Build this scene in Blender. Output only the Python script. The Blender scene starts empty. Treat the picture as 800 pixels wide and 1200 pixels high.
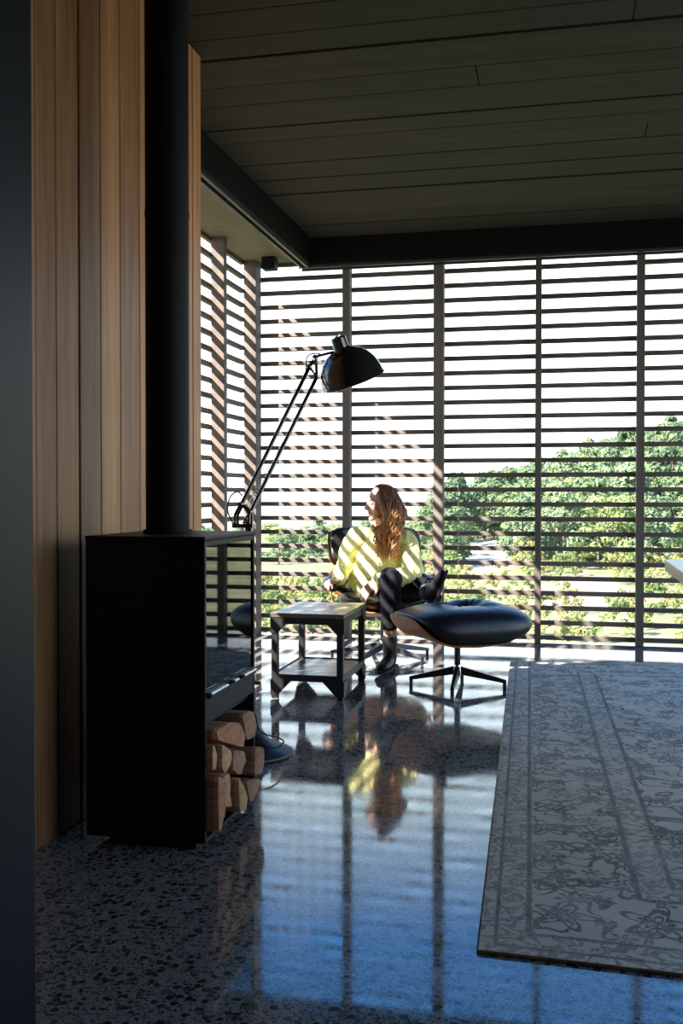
import bpy, bmesh, math, random
import numpy as np
from mathutils import Vector, Matrix, noise

# ------------------------------------------------------------------ camera, sky, sun, exposure
scene = bpy.context.scene
col = scene.collection
R = math.radians
CAM_H = 1.05
cam_d = bpy.data.cameras.new('camera')
cam = bpy.data.objects.new('camera', cam_d)
col.objects.link(cam)
cam_d.sensor_fit = 'VERTICAL'
cam_d.sensor_height = 36.0
cam_d.lens = 36.0
cam_d.clip_start = 0.05
cam_d.clip_end = 20000
cam.location = (0, 0, CAM_H)
cam.rotation_euler = (R(90 - 0.955), 0, R(12.45))
scene.camera = cam

world = bpy.data.worlds.new('sky')
scene.world = world
world.use_nodes = True
wn = world.node_tree
wn.nodes.clear()
w_out = wn.nodes.new('ShaderNodeOutputWorld')
w_bg = wn.nodes.new('ShaderNodeBackground')
w_tc = wn.nodes.new('ShaderNodeTexCoord')
w_sep = wn.nodes.new('ShaderNodeSeparateXYZ')
w_ramp = wn.nodes.new('ShaderNodeValToRGB')
wn.links.new(w_tc.outputs['Generated'], w_sep.inputs[0])
wn.links.new(w_sep.outputs['Z'], w_ramp.inputs['Fac'])
wn.links.new(w_ramp.outputs['Color'], w_bg.inputs['Color'])
wn.links.new(w_bg.outputs[0], w_out.inputs[0])
# hazy white at the horizon, turning blue towards the zenith
e = w_ramp.color_ramp.elements
e[0].position = 0.0; e[0].color = (0.92, 0.97, 1.0, 1)
e[1].position = 0.9; e[1].color = (0.06, 0.20, 0.62, 1)
m1 = w_ramp.color_ramp.elements.new(0.29); m1.color = (0.66, 0.87, 1.0, 1)
m2 = w_ramp.color_ramp.elements.new(0.40); m2.color = (0.10, 0.38, 0.95, 1)
w_bg.inputs['Strength'].default_value = 3.2

sun_d = bpy.data.lights.new('sun', 'SUN')
sun = bpy.data.objects.new('sun', sun_d)
col.objects.link(sun)
sun_d.energy = 30.0
sun_d.angle = R(0.55)
sun_d.color = (1.0, 0.93, 0.83)
SUN_DIR = Vector((1.0, 0.97, -1.03)).normalized()
sun.rotation_euler = SUN_DIR.to_track_quat('-Z', 'Y').to_euler()
sun.location = (-20, -18, 25)

scene.view_settings.view_transform = 'Standard'
scene.view_settings.look = 'None'
scene.view_settings.gamma = 1.0
scene.view_settings.use_curve_mapping = False
scene.view_settings.exposure = 0.0

rng = random.Random(7)

# ------------------------------------------------------------------ node helpers
class NT:
    def __init__(self, name):
        self.m = bpy.data.materials.new(name)
        self.m.use_nodes = True
        self.t = self.m.node_tree
        self.t.nodes.clear()
        self.out = self.t.nodes.new('ShaderNodeOutputMaterial')
    def link(self, a, b): self.t.links.new(a, b)
    def put(self, sock, v):
        if hasattr(v, 'is_output'): self.link(v, sock)
        elif v is not None:
            if isinstance(v, tuple) and len(v) == 3 and sock.type == 'RGBA': v = (*v, 1)
            sock.default_value = v
    def node(self, typ, **kw):
        n = self.t.nodes.new(typ)
        for k, v in kw.items(): setattr(n, k, v)
        return n
    def math(self, op, a, b=0.0, c=None, clamp=False):
        n = self.node('ShaderNodeMath', operation=op, use_clamp=clamp)
        self.put(n.inputs[0], a); self.put(n.inputs[1], b)
        if c is not None: self.put(n.inputs[2], c)
        return n.outputs[0]
    def coord(self, kind='Object'):
        return self.node('ShaderNodeTexCoord').outputs[kind]
    def mapping(self, v, scale=(1, 1, 1), loc=(0, 0, 0), rot=(0, 0, 0)):
        n = self.node('ShaderNodeMapping')
        self.link(v, n.inputs['Vector'])
        n.inputs['Scale'].default_value = scale; n.inputs['Location'].default_value = loc
        n.inputs['Rotation'].default_value = rot
        return n.outputs[0]
    def noise(self, v, scale, detail=4, rough=0.55, dist=0.0):
        n = self.node('ShaderNodeTexNoise')
        self.link(v, n.inputs['Vector'])
        n.inputs['Scale'].default_value = scale; n.inputs['Detail'].default_value = detail
        n.inputs['Roughness'].default_value = rough; n.inputs['Distortion'].default_value = dist
        return n.outputs
    def voronoi(self, v, scale, rand=1.0, feature='F1', dim='3D'):
        n = self.node('ShaderNodeTexVoronoi', feature=feature, voronoi_dimensions=dim)
        self.link(v, n.inputs['Vector'])
        n.inputs['Scale'].default_value = scale; n.inputs['Randomness'].default_value = rand
        return n.outputs
    def ramp(self, f, stops, interp='LINEAR'):
        n = self.node('ShaderNodeValToRGB')
        n.color_ramp.interpolation = interp
        self.put(n.inputs['Fac'], f)
        el = n.color_ramp.elements
        while len(el) < len(stops): el.new(0.5)
        for i, (p, c) in enumerate(stops):
            el[i].position = p
            el[i].color = (*c, 1) if isinstance(c, tuple) else (c, c, c, 1)
        return n.outputs['Color']
    def mix(self, f, a, b, blend='MIX'):
        n = self.node('ShaderNodeMix', data_type='RGBA', blend_type=blend)
        self.put(n.inputs[0], f); self.put(n.inputs[6], a); self.put(n.inputs[7], b)
        return n.outputs[2]
    def bump(self, h, strength=0.3, dist=0.01):
        n = self.node('ShaderNodeBump')
        self.link(h, n.inputs['Height'])
        n.inputs['Strength'].default_value = strength; n.inputs['Distance'].default_value = dist
        return n.outputs[0]
    def rand(self):
        return self.node('ShaderNodeObjectInfo').outputs['Random']
    def finish(self, color, rough=0.5, metal=0.0, normal=None, ior=None, **kw):
        b = self.node('ShaderNodeBsdfPrincipled')
        self.put(b.inputs['Base Color'], color); self.put(b.inputs['Roughness'], rough)
        self.put(b.inputs['Metallic'], metal)
        if normal is not None: self.link(normal, b.inputs['Normal'])
        if ior: b.inputs['IOR'].default_value = ior
        for k, v in kw.items(): self.put(b.inputs[k], v)
        self.link(b.outputs[0], self.out.inputs[0])
        return self.m

MATS = {}
def simple(name, c, rough=0.5, metal=0.0, var=0.15, scale=12.0, bump=0.0, bscale=200.0, **kw):
    if name in MATS: return MATS[name]
    t = NT(name)
    v = t.coord()
    n = t.noise(v, scale)[0]
    lo = tuple(x * (1 - var) for x in c); hi = tuple(min(1, x * (1 + var)) for x in c)
    cc = t.ramp(n, [(0.3, lo), (0.7, hi)])
    nm = None
    if bump: nm = t.bump(t.noise(v, bscale, 3)[0], bump, 0.004)
    MATS[name] = t.finish(cc, rough, metal, nm, **kw)
    return MATS[name]

def wood(name, dark, light, axis='Z', rough=0.5, fine=60.0, streak=6.0, vary=0.7):
    """long grain along the given axis; every object gets its own shade and its own grain"""
    t = NT(name)
    v = t.coord()
    rnd = t.rand()
    comb = t.node('ShaderNodeCombineXYZ')
    for i in range(3): t.put(comb.inputs[i], t.math('MULTIPLY', rnd, 13.0 + 7 * i))
    add = t.node('ShaderNodeVectorMath', operation='ADD')
    t.link(v, add.inputs[0]); t.link(comb.outputs[0], add.inputs[1])
    k = {'X': (0.05, 1, 1), 'Y': (1, 0.05, 1), 'Z': (1, 1, 0.05)}[axis]
    mp = t.mapping(add.outputs[0], k)
    a = t.noise(mp, fine, 5, 0.6)[0]
    b = t.noise(mp, streak, 3, 0.5, 1.2)[0]
    f = t.math('ADD', t.math('MULTIPLY', a, 0.45), t.math('MULTIPLY', b, 0.55))
    mid = tuple((p + q) / 2 for p, q in zip(dark, light))
    c = t.ramp(f, [(0.32, dark), (0.5, mid), (0.66, light)])
    sh = t.math('MULTIPLY_ADD', rnd, vary, 1.0-vary*0.54)
    hs = t.node('ShaderNodeHueSaturation')
    t.link(c, hs.inputs['Color']); t.link(sh, hs.inputs['Value'])
    nm = t.bump(a, 0.15, 0.003)
    return t.finish(hs.outputs[0], rough, 0.0, nm)

# ------------------------------------------------------------------ mesh helpers
def tag(o, label=None, cat=None, group=None, kind=None):
    if label: o['label'] = label
    if cat: o['category'] = cat
    if group: o['group'] = group
    if kind: o['kind'] = kind
    return o

def empty(name, loc=(0, 0, 0), rz=0.0, kind=None):
    o = bpy.data.objects.new(name, None)
    o.empty_display_size = 0.1
    col.objects.link(o)
    o.location = loc; o.rotation_euler = (0, 0, rz)
    o['_base'] = [float(x) for x in loc]
    if kind: o['kind'] = kind
    return o

class MB:
    def __init__(self): self.v = []; self.f = []
    def add(self, vs, fs):
        k = len(self.v)
        self.v += [tuple(p) for p in vs]
        self.f += [tuple(i + k for i in f) for f in fs]
        return self
    def box(self, lo, hi, M=None):
        x0, y0, z0 = lo; x1, y1, z1 = hi
        vs = [Vector(p) for p in ((x0,y0,z0),(x1,y0,z0),(x1,y1,z0),(x0,y1,z0),(x0,y0,z1),(x1,y0,z1),(x1,y1,z1),(x0,y1,z1))]
        if M is not None: vs = [M @ p for p in vs]
        return self.add(vs, [(3,2,1,0),(4,5,6,7),(0,1,5,4),(1,2,6,5),(2,3,7,6),(3,0,4,7)])
    def tube(self, pts, rad, n=10, side=None, caps=True):
        """tube through pts; rad a number, a list of numbers, or a list of (ra, rb) with ra along `side`"""
        pts = [Vector(p) for p in pts]
        m = len(pts)
        if not isinstance(rad, (list, tuple)): rad = [rad] * m
        vs = []; fs = []
        prev = None
        for i, p in enumerate(pts):
            d = (pts[min(i+1, m-1)] - pts[max(i-1, 0)])
            d = d.normalized() if d.length > 1e-9 else Vector((0, 0, 1))
            if side is not None: a = Vector(side)
            elif prev is None: a = Vector((1, 0, 0)) if abs(d.x) < 0.9 else Vector((0, 1, 0))
            else: a = prev
            a = (a - d * a.dot(d)).normalized()
            prev = a
            b = d.cross(a)
            ra, rb = rad[i] if isinstance(rad[i], (list, tuple)) else (rad[i], rad[i])
            for k in range(n):
                t = 2 * math.pi * k / n
                vs.append(p + a * (ra * math.cos(t)) + b * (rb * math.sin(t)))
        for i in range(m - 1):
            for k in range(n):
                k2 = (k + 1) % n
                fs.append((i*n+k, i*n+k2, (i+1)*n+k2, (i+1)*n+k))
        if caps:
            fs.append(tuple(range(n-1, -1, -1))); fs.append(tuple((m-1)*n + k for k in range(n)))
        return self.add(vs, fs)
    def cyl(self, a, b, r, n=16, r2=None):
        return self.tube([a, b], [r, r if r2 is None else r2], n)
    def ball(self, c, r, M=None, nu=16, nv=10):
        r = (r, r, r) if not isinstance(r, (tuple, list)) else r
        c = Vector(c)
        vs = [Vector((0, 0, -1))]
        for j in range(1, nv):
            ph = -math.pi/2 + math.pi*j/nv
            for i in range(nu):
                th = 2*math.pi*i/nu
                vs.append(Vector((math.cos(ph)*math.cos(th), math.cos(ph)*math.sin(th), math.sin(ph))))
        vs.append(Vector((0, 0, 1)))
        fs = []
        for i in range(nu): fs.append((0, 1+(i+1) % nu, 1+i))
        for j in range(nv-2):
            for i in range(nu):
                a = 1+j*nu+i; b = 1+j*nu+(i+1) % nu
                fs.append((a, b, b+nu, a+nu))
        top = len(vs)-1; k = 1+(nv-2)*nu
        for i in range(nu): fs.append((k+i, k+(i+1) % nu, top))
        out = []
        for p in vs:
            q = Vector((p.x*r[0], p.y*r[1], p.z*r[2]))
            if M is not None: q = M @ q
            out.append(c + q)
        return self.add(out, fs)
    def lathe(self, prof, M, n=32):
        """profile of (r, z) turned about local z, placed by matrix M"""
        vs = []; fs = []
        m = len(prof)
        for r, z in prof:
            for k in range(n):
                t = 2*math.pi*k/n
                vs.append(M @ Vector((r*math.cos(t), r*math.sin(t), z)))
        for i in range(m-1):
            for k in range(n):
                k2 = (k+1) % n
                fs.append((i*n+k, i*n+k2, (i+1)*n+k2, (i+1)*n+k))
        return self.add(vs, fs)
    def prism(self, poly, axis_vec, M=None):
        """closed polygon (3-D points) pushed along axis_vec"""
        n = len(poly); av = Vector(axis_vec)
        vs = [Vector(p) for p in poly] + [Vector(p) + av for p in poly]
        if M is not None: vs = [M @ p for p in vs]
        fs = [tuple(range(n-1, -1, -1)), tuple(range(n, 2*n))]
        for i in range(n): fs.append((i, (i+1) % n, n+(i+1) % n, n+i))
        return self.add(vs, fs)
    def pillow(self, size, e2=0.5, p=5.0, fn=None, nu=48, nr=14):
        """rounded cushion of full size (w, d, t): superellipse outline (e2), flat middle and rounded rim (p); fn maps the points"""
        sp = lambda c, e: math.copysign(abs(c)**e, c)
        w, d, t = (q/2 for q in size)
        rings = []
        for sgn in (1, -1):
            ss = [1-(1-k/nr)**2 for k in range(nr+1)]
            if sgn < 0: ss = ss[:-1][::-1]
            for s_ in ss: rings.append((s_, sgn*t*max(0.0, 1-s_**p)**0.5))
        vs = []; fs = []
        for s_, z in rings:
            for i in range(nu):
                th = 2*math.pi*i/nu
                vs.append(Vector((w*s_*sp(math.cos(th), e2), d*s_*sp(math.sin(th), e2), z)))
        for j in range(len(rings)-1):
            for i in range(nu):
                a = j*nu+i; b = j*nu+(i+1) % nu
                fs.append((a, b, b+nu, a+nu))
        if fn: vs = [fn(q) for q in vs]
        return self.add(vs, fs)
    def mesh(self, name):
        me = bpy.data.meshes.new(name)
        me.from_pydata([tuple(p) for p in self.v], [], self.f)
        me.validate()
        return me
    def build(self, name, mat, parent=None, smooth=False, bevel=0.0, seg=2, weld=False, base=None, angle=None):
        me = self.mesh(name)
        bm = bmesh.new(); bm.from_mesh(me)
        if weld: bmesh.ops.remove_doubles(bm, verts=bm.verts, dist=1e-5)
        bmesh.ops.recalc_face_normals(bm, faces=bm.faces)
        if bevel:
            es = [ed for ed in bm.edges if len(ed.link_faces) == 2 and ed.calc_face_angle(0) > 0.6]
            bmesh.ops.bevel(bm, geom=es, offset=bevel, segments=seg, affect='EDGES', profile=0.5, clamp_overlap=True)
        off = base
        if parent is not None and off is None:
            r = parent
            while r.parent is not None: r = r.parent
            off = r.get('_base')
        own = None
        if off is not None:
            bmesh.ops.translate(bm, verts=bm.verts, vec=-Vector(off))
        bm.to_mesh(me); bm.free()
        o = bpy.data.objects.new(name, me)
        col.objects.link(o)
        if parent is not None: o.parent = parent
        elif off is not None:
            o.location = off; o['_base'] = [float(x) for x in off]
        if mat: me.materials.append(mat)
        if smooth:
            me.shade_smooth()
            if angle: 
                me.set_sharp_from_angle(angle=angle)
        return o

def put_copy(o, loc=None, parent=None, rot=None, scale=None):
    c = o.copy(); col.objects.link(c)
    if parent is not None: c.parent = parent
    if loc is not None: c.location = loc
    if rot is not None: c.rotation_euler = rot
    if scale is not None: c.scale = scale
    return c

def catmull(pts, n=6):
    P = [Vector(p) for p in pts]
    P = [P[0]*2 - P[1]] + P + [P[-1]*2 - P[-2]]
    out = []
    for i in range(1, len(P)-2):
        for k in range(n):
            t = k/n
            a, b, c, d = P[i-1:i+3]
            out.append(0.5*((2*b) + (c-a)*t + (2*a-5*b+4*c-d)*t*t + (3*b-a-3*c+d)*t*t*t))
    out.append(P[-2])
    return out

def lerp_list(vals, n):
    """resample like catmull(pts, n) does"""
    out = []
    for a, b in zip(vals[:-1], vals[1:]):
        for k in range(n):
            t = k/n
            out.append(tuple(x+(y-x)*t for x, y in zip(a, b)) if isinstance(a, tuple) else a+(b-a)*t)
    out.append(vals[-1])
    return out

# ------------------------------------------------------------------ materials
# polished concrete with exposed dark aggregate
def floor_material():
    t = NT('polished_concrete')
    v = t.coord()
    wob = t.noise(v, 30, 2)[1]
    vv = t.mix(0.02, v, wob)
    def stones(scale, keep, size):
        vo = t.voronoi(vv, scale, 1.0, 'F1', '2D')
        sep = t.node('ShaderNodeSeparateColor'); t.link(vo['Color'], sep.inputs[0])
        r = t.math('MULTIPLY_ADD', sep.outputs[0], size, 0.12)
        inside = t.math('LESS_THAN', vo['Distance'], r)
        on = t.math('LESS_THAN', sep.outputs[1], keep)
        return t.math('MULTIPLY', inside, on), sep.outputs[2]
    s1, c1 = stones(50, 0.72, 0.40)
    s2, c2 = stones(115, 0.75, 0.36)
    big = t.noise(v, 1.3, 4)[0]
    matrix = t.ramp(big, [(0.3, (0.20, 0.18, 0.15)), (0.7, (0.29, 0.262, 0.22))])
    grain = t.noise(v, 260, 2)[0]
    matrix = t.mix(0.35, matrix, t.ramp(grain, [(0.35, 0.08), (0.65, 0.42)]))
    col1 = t.ramp(c1, [(0.0, (0.012, 0.013, 0.016)), (0.7, (0.05, 0.052, 0.056)), (1.0, (0.22, 0.20, 0.18))])
    col2 = t.ramp(c2, [(0.0, (0.02, 0.02, 0.024)), (0.8, (0.09, 0.09, 0.09)), (1.0, (0.4, 0.39, 0.37))])
    c = t.mix(s2, matrix, col2)
    c = t.mix(s1, c, col1)
    rr = t.ramp(t.noise(v, 7, 3)[0], [(0.3, 0.04), (0.75, 0.105)])
    return t.finish(c, rr, 0.0, t.bump(t.noise(v, 7, 2)[0], 0.012, 0.01), ior=1.7)

M_FLOOR = floor_material()
M_CEDAR = wood('cedar_boards', (0.20, 0.078, 0.026), (0.52, 0.255, 0.105), 'Z', 0.5, 45, 5, 0.75)
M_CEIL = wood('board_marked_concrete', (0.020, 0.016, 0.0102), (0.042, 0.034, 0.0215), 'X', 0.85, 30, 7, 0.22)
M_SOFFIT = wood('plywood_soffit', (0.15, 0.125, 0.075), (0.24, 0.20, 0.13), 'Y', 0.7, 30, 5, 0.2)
M_SLAT = wood('weathered_slat_timber', (0.078, 0.059, 0.050), (0.145, 0.112, 0.095), 'X', 0.75, 60, 8, 0.3)
M_SLATY = wood('weathered_slat_timber_side', (0.078, 0.059, 0.050), (0.145, 0.112, 0.095), 'Y', 0.75, 60, 8, 0.3)
M_POST = wood('weathered_post_timber', (0.085, 0.065, 0.055), (0.155, 0.120, 0.102), 'Z', 0.75, 60, 8, 0.3)
M_STEEL = simple('black_painted_steel', (0.006, 0.006, 0.007), 0.6, 0.0, 0.2, **{'Specular IOR Level': 0.15})
M_STOVE = simple('black_stove_enamel', (0.006, 0.0065, 0.008), 0.5, 0.0, 0.2, 30, **{'Specular IOR Level': 0.2})
M_DARKWALL = simple('dark_blue_satin_wall', (0.004, 0.006, 0.009), 0.42, 0.0, 0.12, 3, **{'Specular IOR Level': 0.18})
M_PLASTER = simple('dark_grey_plaster', (0.07, 0.068, 0.062), 0.85, 0.0, 0.1, 4)
M_ROOF = simple('roof_membrane', (0.12, 0.12, 0.12), 0.9)
M_LEATHER = simple('black_leather', (0.012, 0.013, 0.016), 0.34, 0.0, 0.3, 14, 0.25, 130)
M_WALNUT = wood('walnut_plywood', (0.34, 0.11, 0.028), (0.66, 0.27, 0.085), 'Y', 0.38, 50, 6, 0.15)
M_ALU = simple('polished_aluminium', (0.62, 0.62, 0.62), 0.22, 1.0, 0.05)
M_BLACKALU = simple('black_cast_aluminium', (0.014, 0.014, 0.016), 0.35, 0.0, 0.2)
M_CHROME = simple('chrome', (0.85, 0.85, 0.86), 0.3, 1.0, 0.03)
M_LAMP = simple('black_lamp_enamel', (0.012, 0.013, 0.016), 0.18, 0.0, 0.1, **{'Coat Weight': 1.0, 'Coat Roughness': 0.08})
M_LAMPIN = simple('white_lamp_inside', (0.7, 0.68, 0.62), 0.5)
M_CORD = simple('black_cord', (0.01, 0.01, 0.01), 0.6)
M_IRON = simple('blackened_iron', (0.012, 0.012, 0.014), 0.45, 0.2, 0.3, 25)
M_TABLEWOOD = wood('dark_reclaimed_wood', (0.035, 0.026, 0.022), (0.13, 0.10, 0.085), 'X', 0.32, 50, 8)
M_OAK = wood('oak_table_edge', (0.30, 0.20, 0.12), (0.46, 0.33, 0.21), 'Y', 0.45, 50, 6)
M_WHITE = simple('pale_table_top', (0.72, 0.72, 0.72), 0.25, 0.0, 0.03)
M_BULB = simple('frosted_bulb_off', (0.8, 0.8, 0.78), 0.3)

def schlick(t, f0):
    lw = t.node('ShaderNodeLayerWeight'); lw.inputs['Blend'].default_value = 0.5
    return t.math('MULTIPLY_ADD', t.math('POWER', lw.outputs['Facing'], 5.0), 1.0-f0, f0)
def stove_glass_material():
    t = NT('stove_door_glass')
    tr = t.node('ShaderNodeBsdfTransparent'); tr.inputs['Color'].default_value = (0.3, 0.3, 0.3, 1)
    gl = t.node('ShaderNodeBsdfGlossy'); gl.inputs['Roughness'].default_value = 0.02
    fr = schlick(t, 0.08)
    mx = t.node('ShaderNodeMixShader')
    t.link(fr, mx.inputs[0]); t.link(tr.outputs[0], mx.inputs[1]); t.link(gl.outputs[0], mx.inputs[2])
    t.link(mx.outputs[0], t.out.inputs[0])
    return t.m
M_STOVEGLASS = stove_glass_material()

# ------------------------------------------------------------------ room dimensions
XR, YB = 2.8, -1.8            # right wall, wall behind the camera
XW, YW_END = -1.52, 4.13      # face of the cedar wall and its far end
YS = 7.35                     # inner edge of the back screen's posts
XS = -2.264                   # inner edge of the left screen's posts
FIN = 0.095                   # depth of the posts
SL = 0.034                    # slat section
ZC, ZSOF = 2.90, 2.79

def struct(o): o['kind'] = 'structure'; return o

# floor
struct(MB().box((XS-FIN-SL, YB, -0.3), (XR, YS+FIN+SL, 0)).build('floor', M_FLOOR))

# ceiling: slab with boards below it
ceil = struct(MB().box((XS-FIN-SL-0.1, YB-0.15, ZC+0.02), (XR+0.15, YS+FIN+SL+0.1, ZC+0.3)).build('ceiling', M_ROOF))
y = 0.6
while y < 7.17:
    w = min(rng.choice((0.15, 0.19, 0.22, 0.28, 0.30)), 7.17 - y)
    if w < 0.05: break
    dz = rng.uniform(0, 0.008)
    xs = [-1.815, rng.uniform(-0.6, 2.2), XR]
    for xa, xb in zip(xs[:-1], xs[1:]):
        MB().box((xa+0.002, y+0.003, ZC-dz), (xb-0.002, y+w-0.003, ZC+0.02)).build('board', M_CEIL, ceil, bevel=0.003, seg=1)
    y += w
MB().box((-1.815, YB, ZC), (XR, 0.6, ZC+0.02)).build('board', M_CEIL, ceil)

# lower soffit between the steel beams and the screens
sof = struct(MB().box((XS-FIN-SL-0.02, YW_END, ZSOF+0.02), (-1.86, YS+FIN+SL+0.02, ZC+0.02)).build('ceiling', M_ROOF))
ys = [YW_END, 5.2, 6.35, YS+FIN+SL]
for a, b in zip(ys[:-1], ys[1:]):
    MB().box((XS-FIN-SL, a+0.002, ZSOF), (-1.87, b-0.002, ZSOF+0.02)).build('panel', M_SOFFIT, sof, bevel=0.002, seg=1)
sof2 = struct(MB().box((-1.86, 7.30, ZSOF+0.02), (XR, YS+FIN+SL+0.02, ZC+0.02)).build('ceiling', M_ROOF))
for a, b in ((-1.86, 0.4), (0.4, 2.2), (2.2, XR)):
    MB().box((a+0.002, 7.32, ZSOF), (b-0.002, YS+FIN+SL, ZSOF+0.02)).build('panel', M_SOFFIT, sof2, bevel=0.002, seg=1)

# steel beams below the ceiling: web, two flanges, sliding-door track below
def beam(name, lo, hi, along):
    (x0, y0), (x1, y1) = lo, hi
    zb = 2.705
    o = MB()
    o.box((x0, y0, zb), (x1, y1, ZC+0.015))
    o = struct(o.build(name, M_STEEL, bevel=0.004, seg=1))
    m = MB()
    if along == 'Y':
        m.box((x0+0.012, y0, zb-0.018), (x0+0.030, y1, zb)); m.box((x1-0.030, y0, zb-0.018), (x1-0.012, y1, zb))
    else:
        m.box((x0, y0+0.02, zb-0.018), (x1, y0+0.036, zb)); m.box((x0, y1-0.036, zb-0.018), (x1, y1-0.02, zb))
    m.build('track', simple('grey_track_metal', (0.10, 0.10, 0.11), 0.35, 0.6), o)
    return o
beam('trim_1', (-1.905, YW_END), (-1.815, 7.17), 'Y')
beam('trim_2', (-1.905, 7.17), (XR, 7.32), 'X')
struct(MB().box((-2.19, 7.20, 2.70), (-2.09, 7.30, ZSOF)).build('trim_3', M_STEEL, bevel=0.005, seg=1))

# cedar wall: core and vertical boards, a return on its far end
core = struct(MB().box((-2.40, 1.0, 0), (XW-0.022, YW_END-0.022, ZC+0.015)).build('wall_left', M_PLASTER))
edges = [1.00, 1.17, 1.32, 1.45, 1.60, 1.75, 1.88, 2.02, 2.15, 2.30, 2.45, 2.60, 2.745, 2.872, 3.02, 3.17, 3.325, 3.49, 3.635, 3.78, 3.92, 4.03, YW_END]
for a, b in zip(edges[:-1], edges[1:]):
    dx = rng.uniform(0, 0.004)
    MB().box((XW-0.022, a+0.0025, 0.002), (XW-dx, b-0.0025, ZC)).build('plank', M_CEDAR, core, bevel=0.004, seg=2)
x = XW-0.022
while x > -2.39:
    xa = max(x-0.14, -2.40)
    MB().box((xa+0.0025, YW_END-0.022, 0.002), (x-0.0025, YW_END, ZC)).build('plank', M_CEDAR, core, bevel=0.004, seg=1)
    x = xa
# dark satin wall close to the camera
struct(MB().box((-1.515, YB, 0), (-0.95, 1.705, ZC)).build('wall_near', M_DARKWALL, bevel=0.006))
struct(MB().box((-2.40, YB-0.15, -0.3), (XR+0.15, YB, ZC+0.02)).build('wall_front', M_PLASTER))
struct(MB().box((-2.40, YB, 0), (-1.52, 0.995, ZC)).build('wall_side', M_PLASTER))

# ------------------------------------------------------------------ slatted screens
PITCH, Z0 = 0.1058, 0.030
NSL = 27
def bay_meshes(L, mat, along):
    m = MB()
    if along == 'X': m.box((-L/2, -SL/2, -SL/2+0.001), (L/2, SL/2, SL/2-0.001))
    else: m.box((-SL/2, -L/2, -SL/2+0.001), (SL/2, L/2, SL/2-0.001))
    return m
def screen(name, along, stops, fixed, sign, widths, mat):
    """posts at `stops` along the screen, slats in every bay, open to the air. fixed = inner edge of posts, sign = outward direction"""
    root = empty(name, (0, 0, 0), kind='structure')
    for s, w in zip(stops, widths):
        a, b = s-w/2, s+w/2
        c0, c1 = sorted((fixed, fixed+sign*FIN))
        m = MB()
        if along == 'X': m.box((a, c0, 0.0), (b, c1, ZSOF))
        else: m.box((c0, a, 0.0), (c1, b, ZSOF))
        m.build('post', M_POST, root, bevel=0.003, seg=1)
    for i in range(len(stops)-1):
        a = stops[i]; b = stops[i+1]
        L = b-a-0.004; cx = (a+b)/2
        cy = fixed+sign*(FIN+SL/2)
        proto = None
        for k in range(NSL):
            z = Z0+k*PITCH
            if z+SL/2 > ZSOF+0.02: break
            loc = (cx, cy, z) if along == 'X' else (cy, cx, z)
            if proto is None:
                proto = bay_meshes(L, mat, along).build('slat', mat, root, bevel=0.003, seg=1)
                proto.location = loc
            else:
                put_copy(proto, loc, root)
    return root
XP = [XS-0.03, -1.59, -0.911, -0.205, 0.49, 1.185, 1.88, XR-0.02]
screen('window_1', 'X', XP, YS, 1, [0.06, 0.055, 0.072, 0.042, 0.052, 0.055, 0.055, 0.04], M_SLAT)
YP = [YW_END+0.03, 4.43, 5.16, 5.89, 6.62, YS-0.02]
screen('window_2', 'Y', YP, XS, -1, [0.05, 0.06, 0.06, 0.06, 0.06, 0.04], M_SLATY)
# right wall, out of the picture: clear window opening widened to brighten the room
struct(MB().box((XR, YB, 0), (XR+0.15, 1.2, ZC+0.02)).box((XR, 6.9, 0), (XR+0.15, YS+FIN+SL, ZC+0.02)).box((XR, 1.2, 2.6), (XR+0.15, 6.9, ZC+0.02)).box((XR, 1.2, 0), (XR+0.15, 6.9, 0.1)).build('wall_right', M_PLASTER))
# ------------------------------------------------------------------ wood stove with flue and log store
SX0, SX1, SY0, SY1, SZ = -1.405, -1.03, 2.82, 3.305, 0.928
stove = empty('wood_stove', (-1.22, 3.06, 0))
tag(stove, 'tall black steel wood stove with glass door, flue pipe and log store below', 'stove')
T = 0.012
ZD, ZL = 0.385, 0.03          # underside of the firebox, floor of the log store
m = MB()
m.box((SX0, SY0, 0.03), (SX1, SY0+T, SZ-T))            # side towards the camera
m.box((SX0, SY1-T, 0.03), (SX1, SY1, SZ-T))
m.box((SX0, SY0+T, 0.03), (SX0+T, SY1-T, SZ-T))
m.box((SX0+T, SY0+T, ZD-0.02), (SX1-0.02, SY1-T, ZD))
m.box((SX0+T, SY0+T, 0.03), (SX1, SY1-T, 0.042))
m.build('body', M_STOVE, stove)
MB().box((SX0-0.002, SY0-0.002, SZ-T), (SX1+0.002, SY1+0.002, SZ)).build('top_plate', M_STOVE, stove, bevel=0.003)
MB().box((SX0+0.06, SY0+0.03, 0.0), (SX1-0.04, SY1-0.03, 0.03)).build('plinth', M_STOVE, stove)
# firebox behind the glass
m = MB()
fx0 = -1.32
m.box((fx0-0.01, SY0+0.03, 0.43), (fx0, SY1-0.03, 0.90))
m.box((fx0, SY0+0.03, 0.43), (SX1-0.025, SY0+0.04, 0.90)); m.box((fx0, SY1-0.04, 0.43), (SX1-0.025, SY1-0.03, 0.90))
m.box((fx0, SY0+0.04, 0.43), (SX1-0.025, SY1-0.04, 0.44)); m.box((fx0, SY0+0.04, 0.89), (SX1-0.025, SY1-0.04, 0.90))
m.build('firebox', simple('sooty_firebrick', (0.03, 0.028, 0.026), 0.9), stove)
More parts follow.
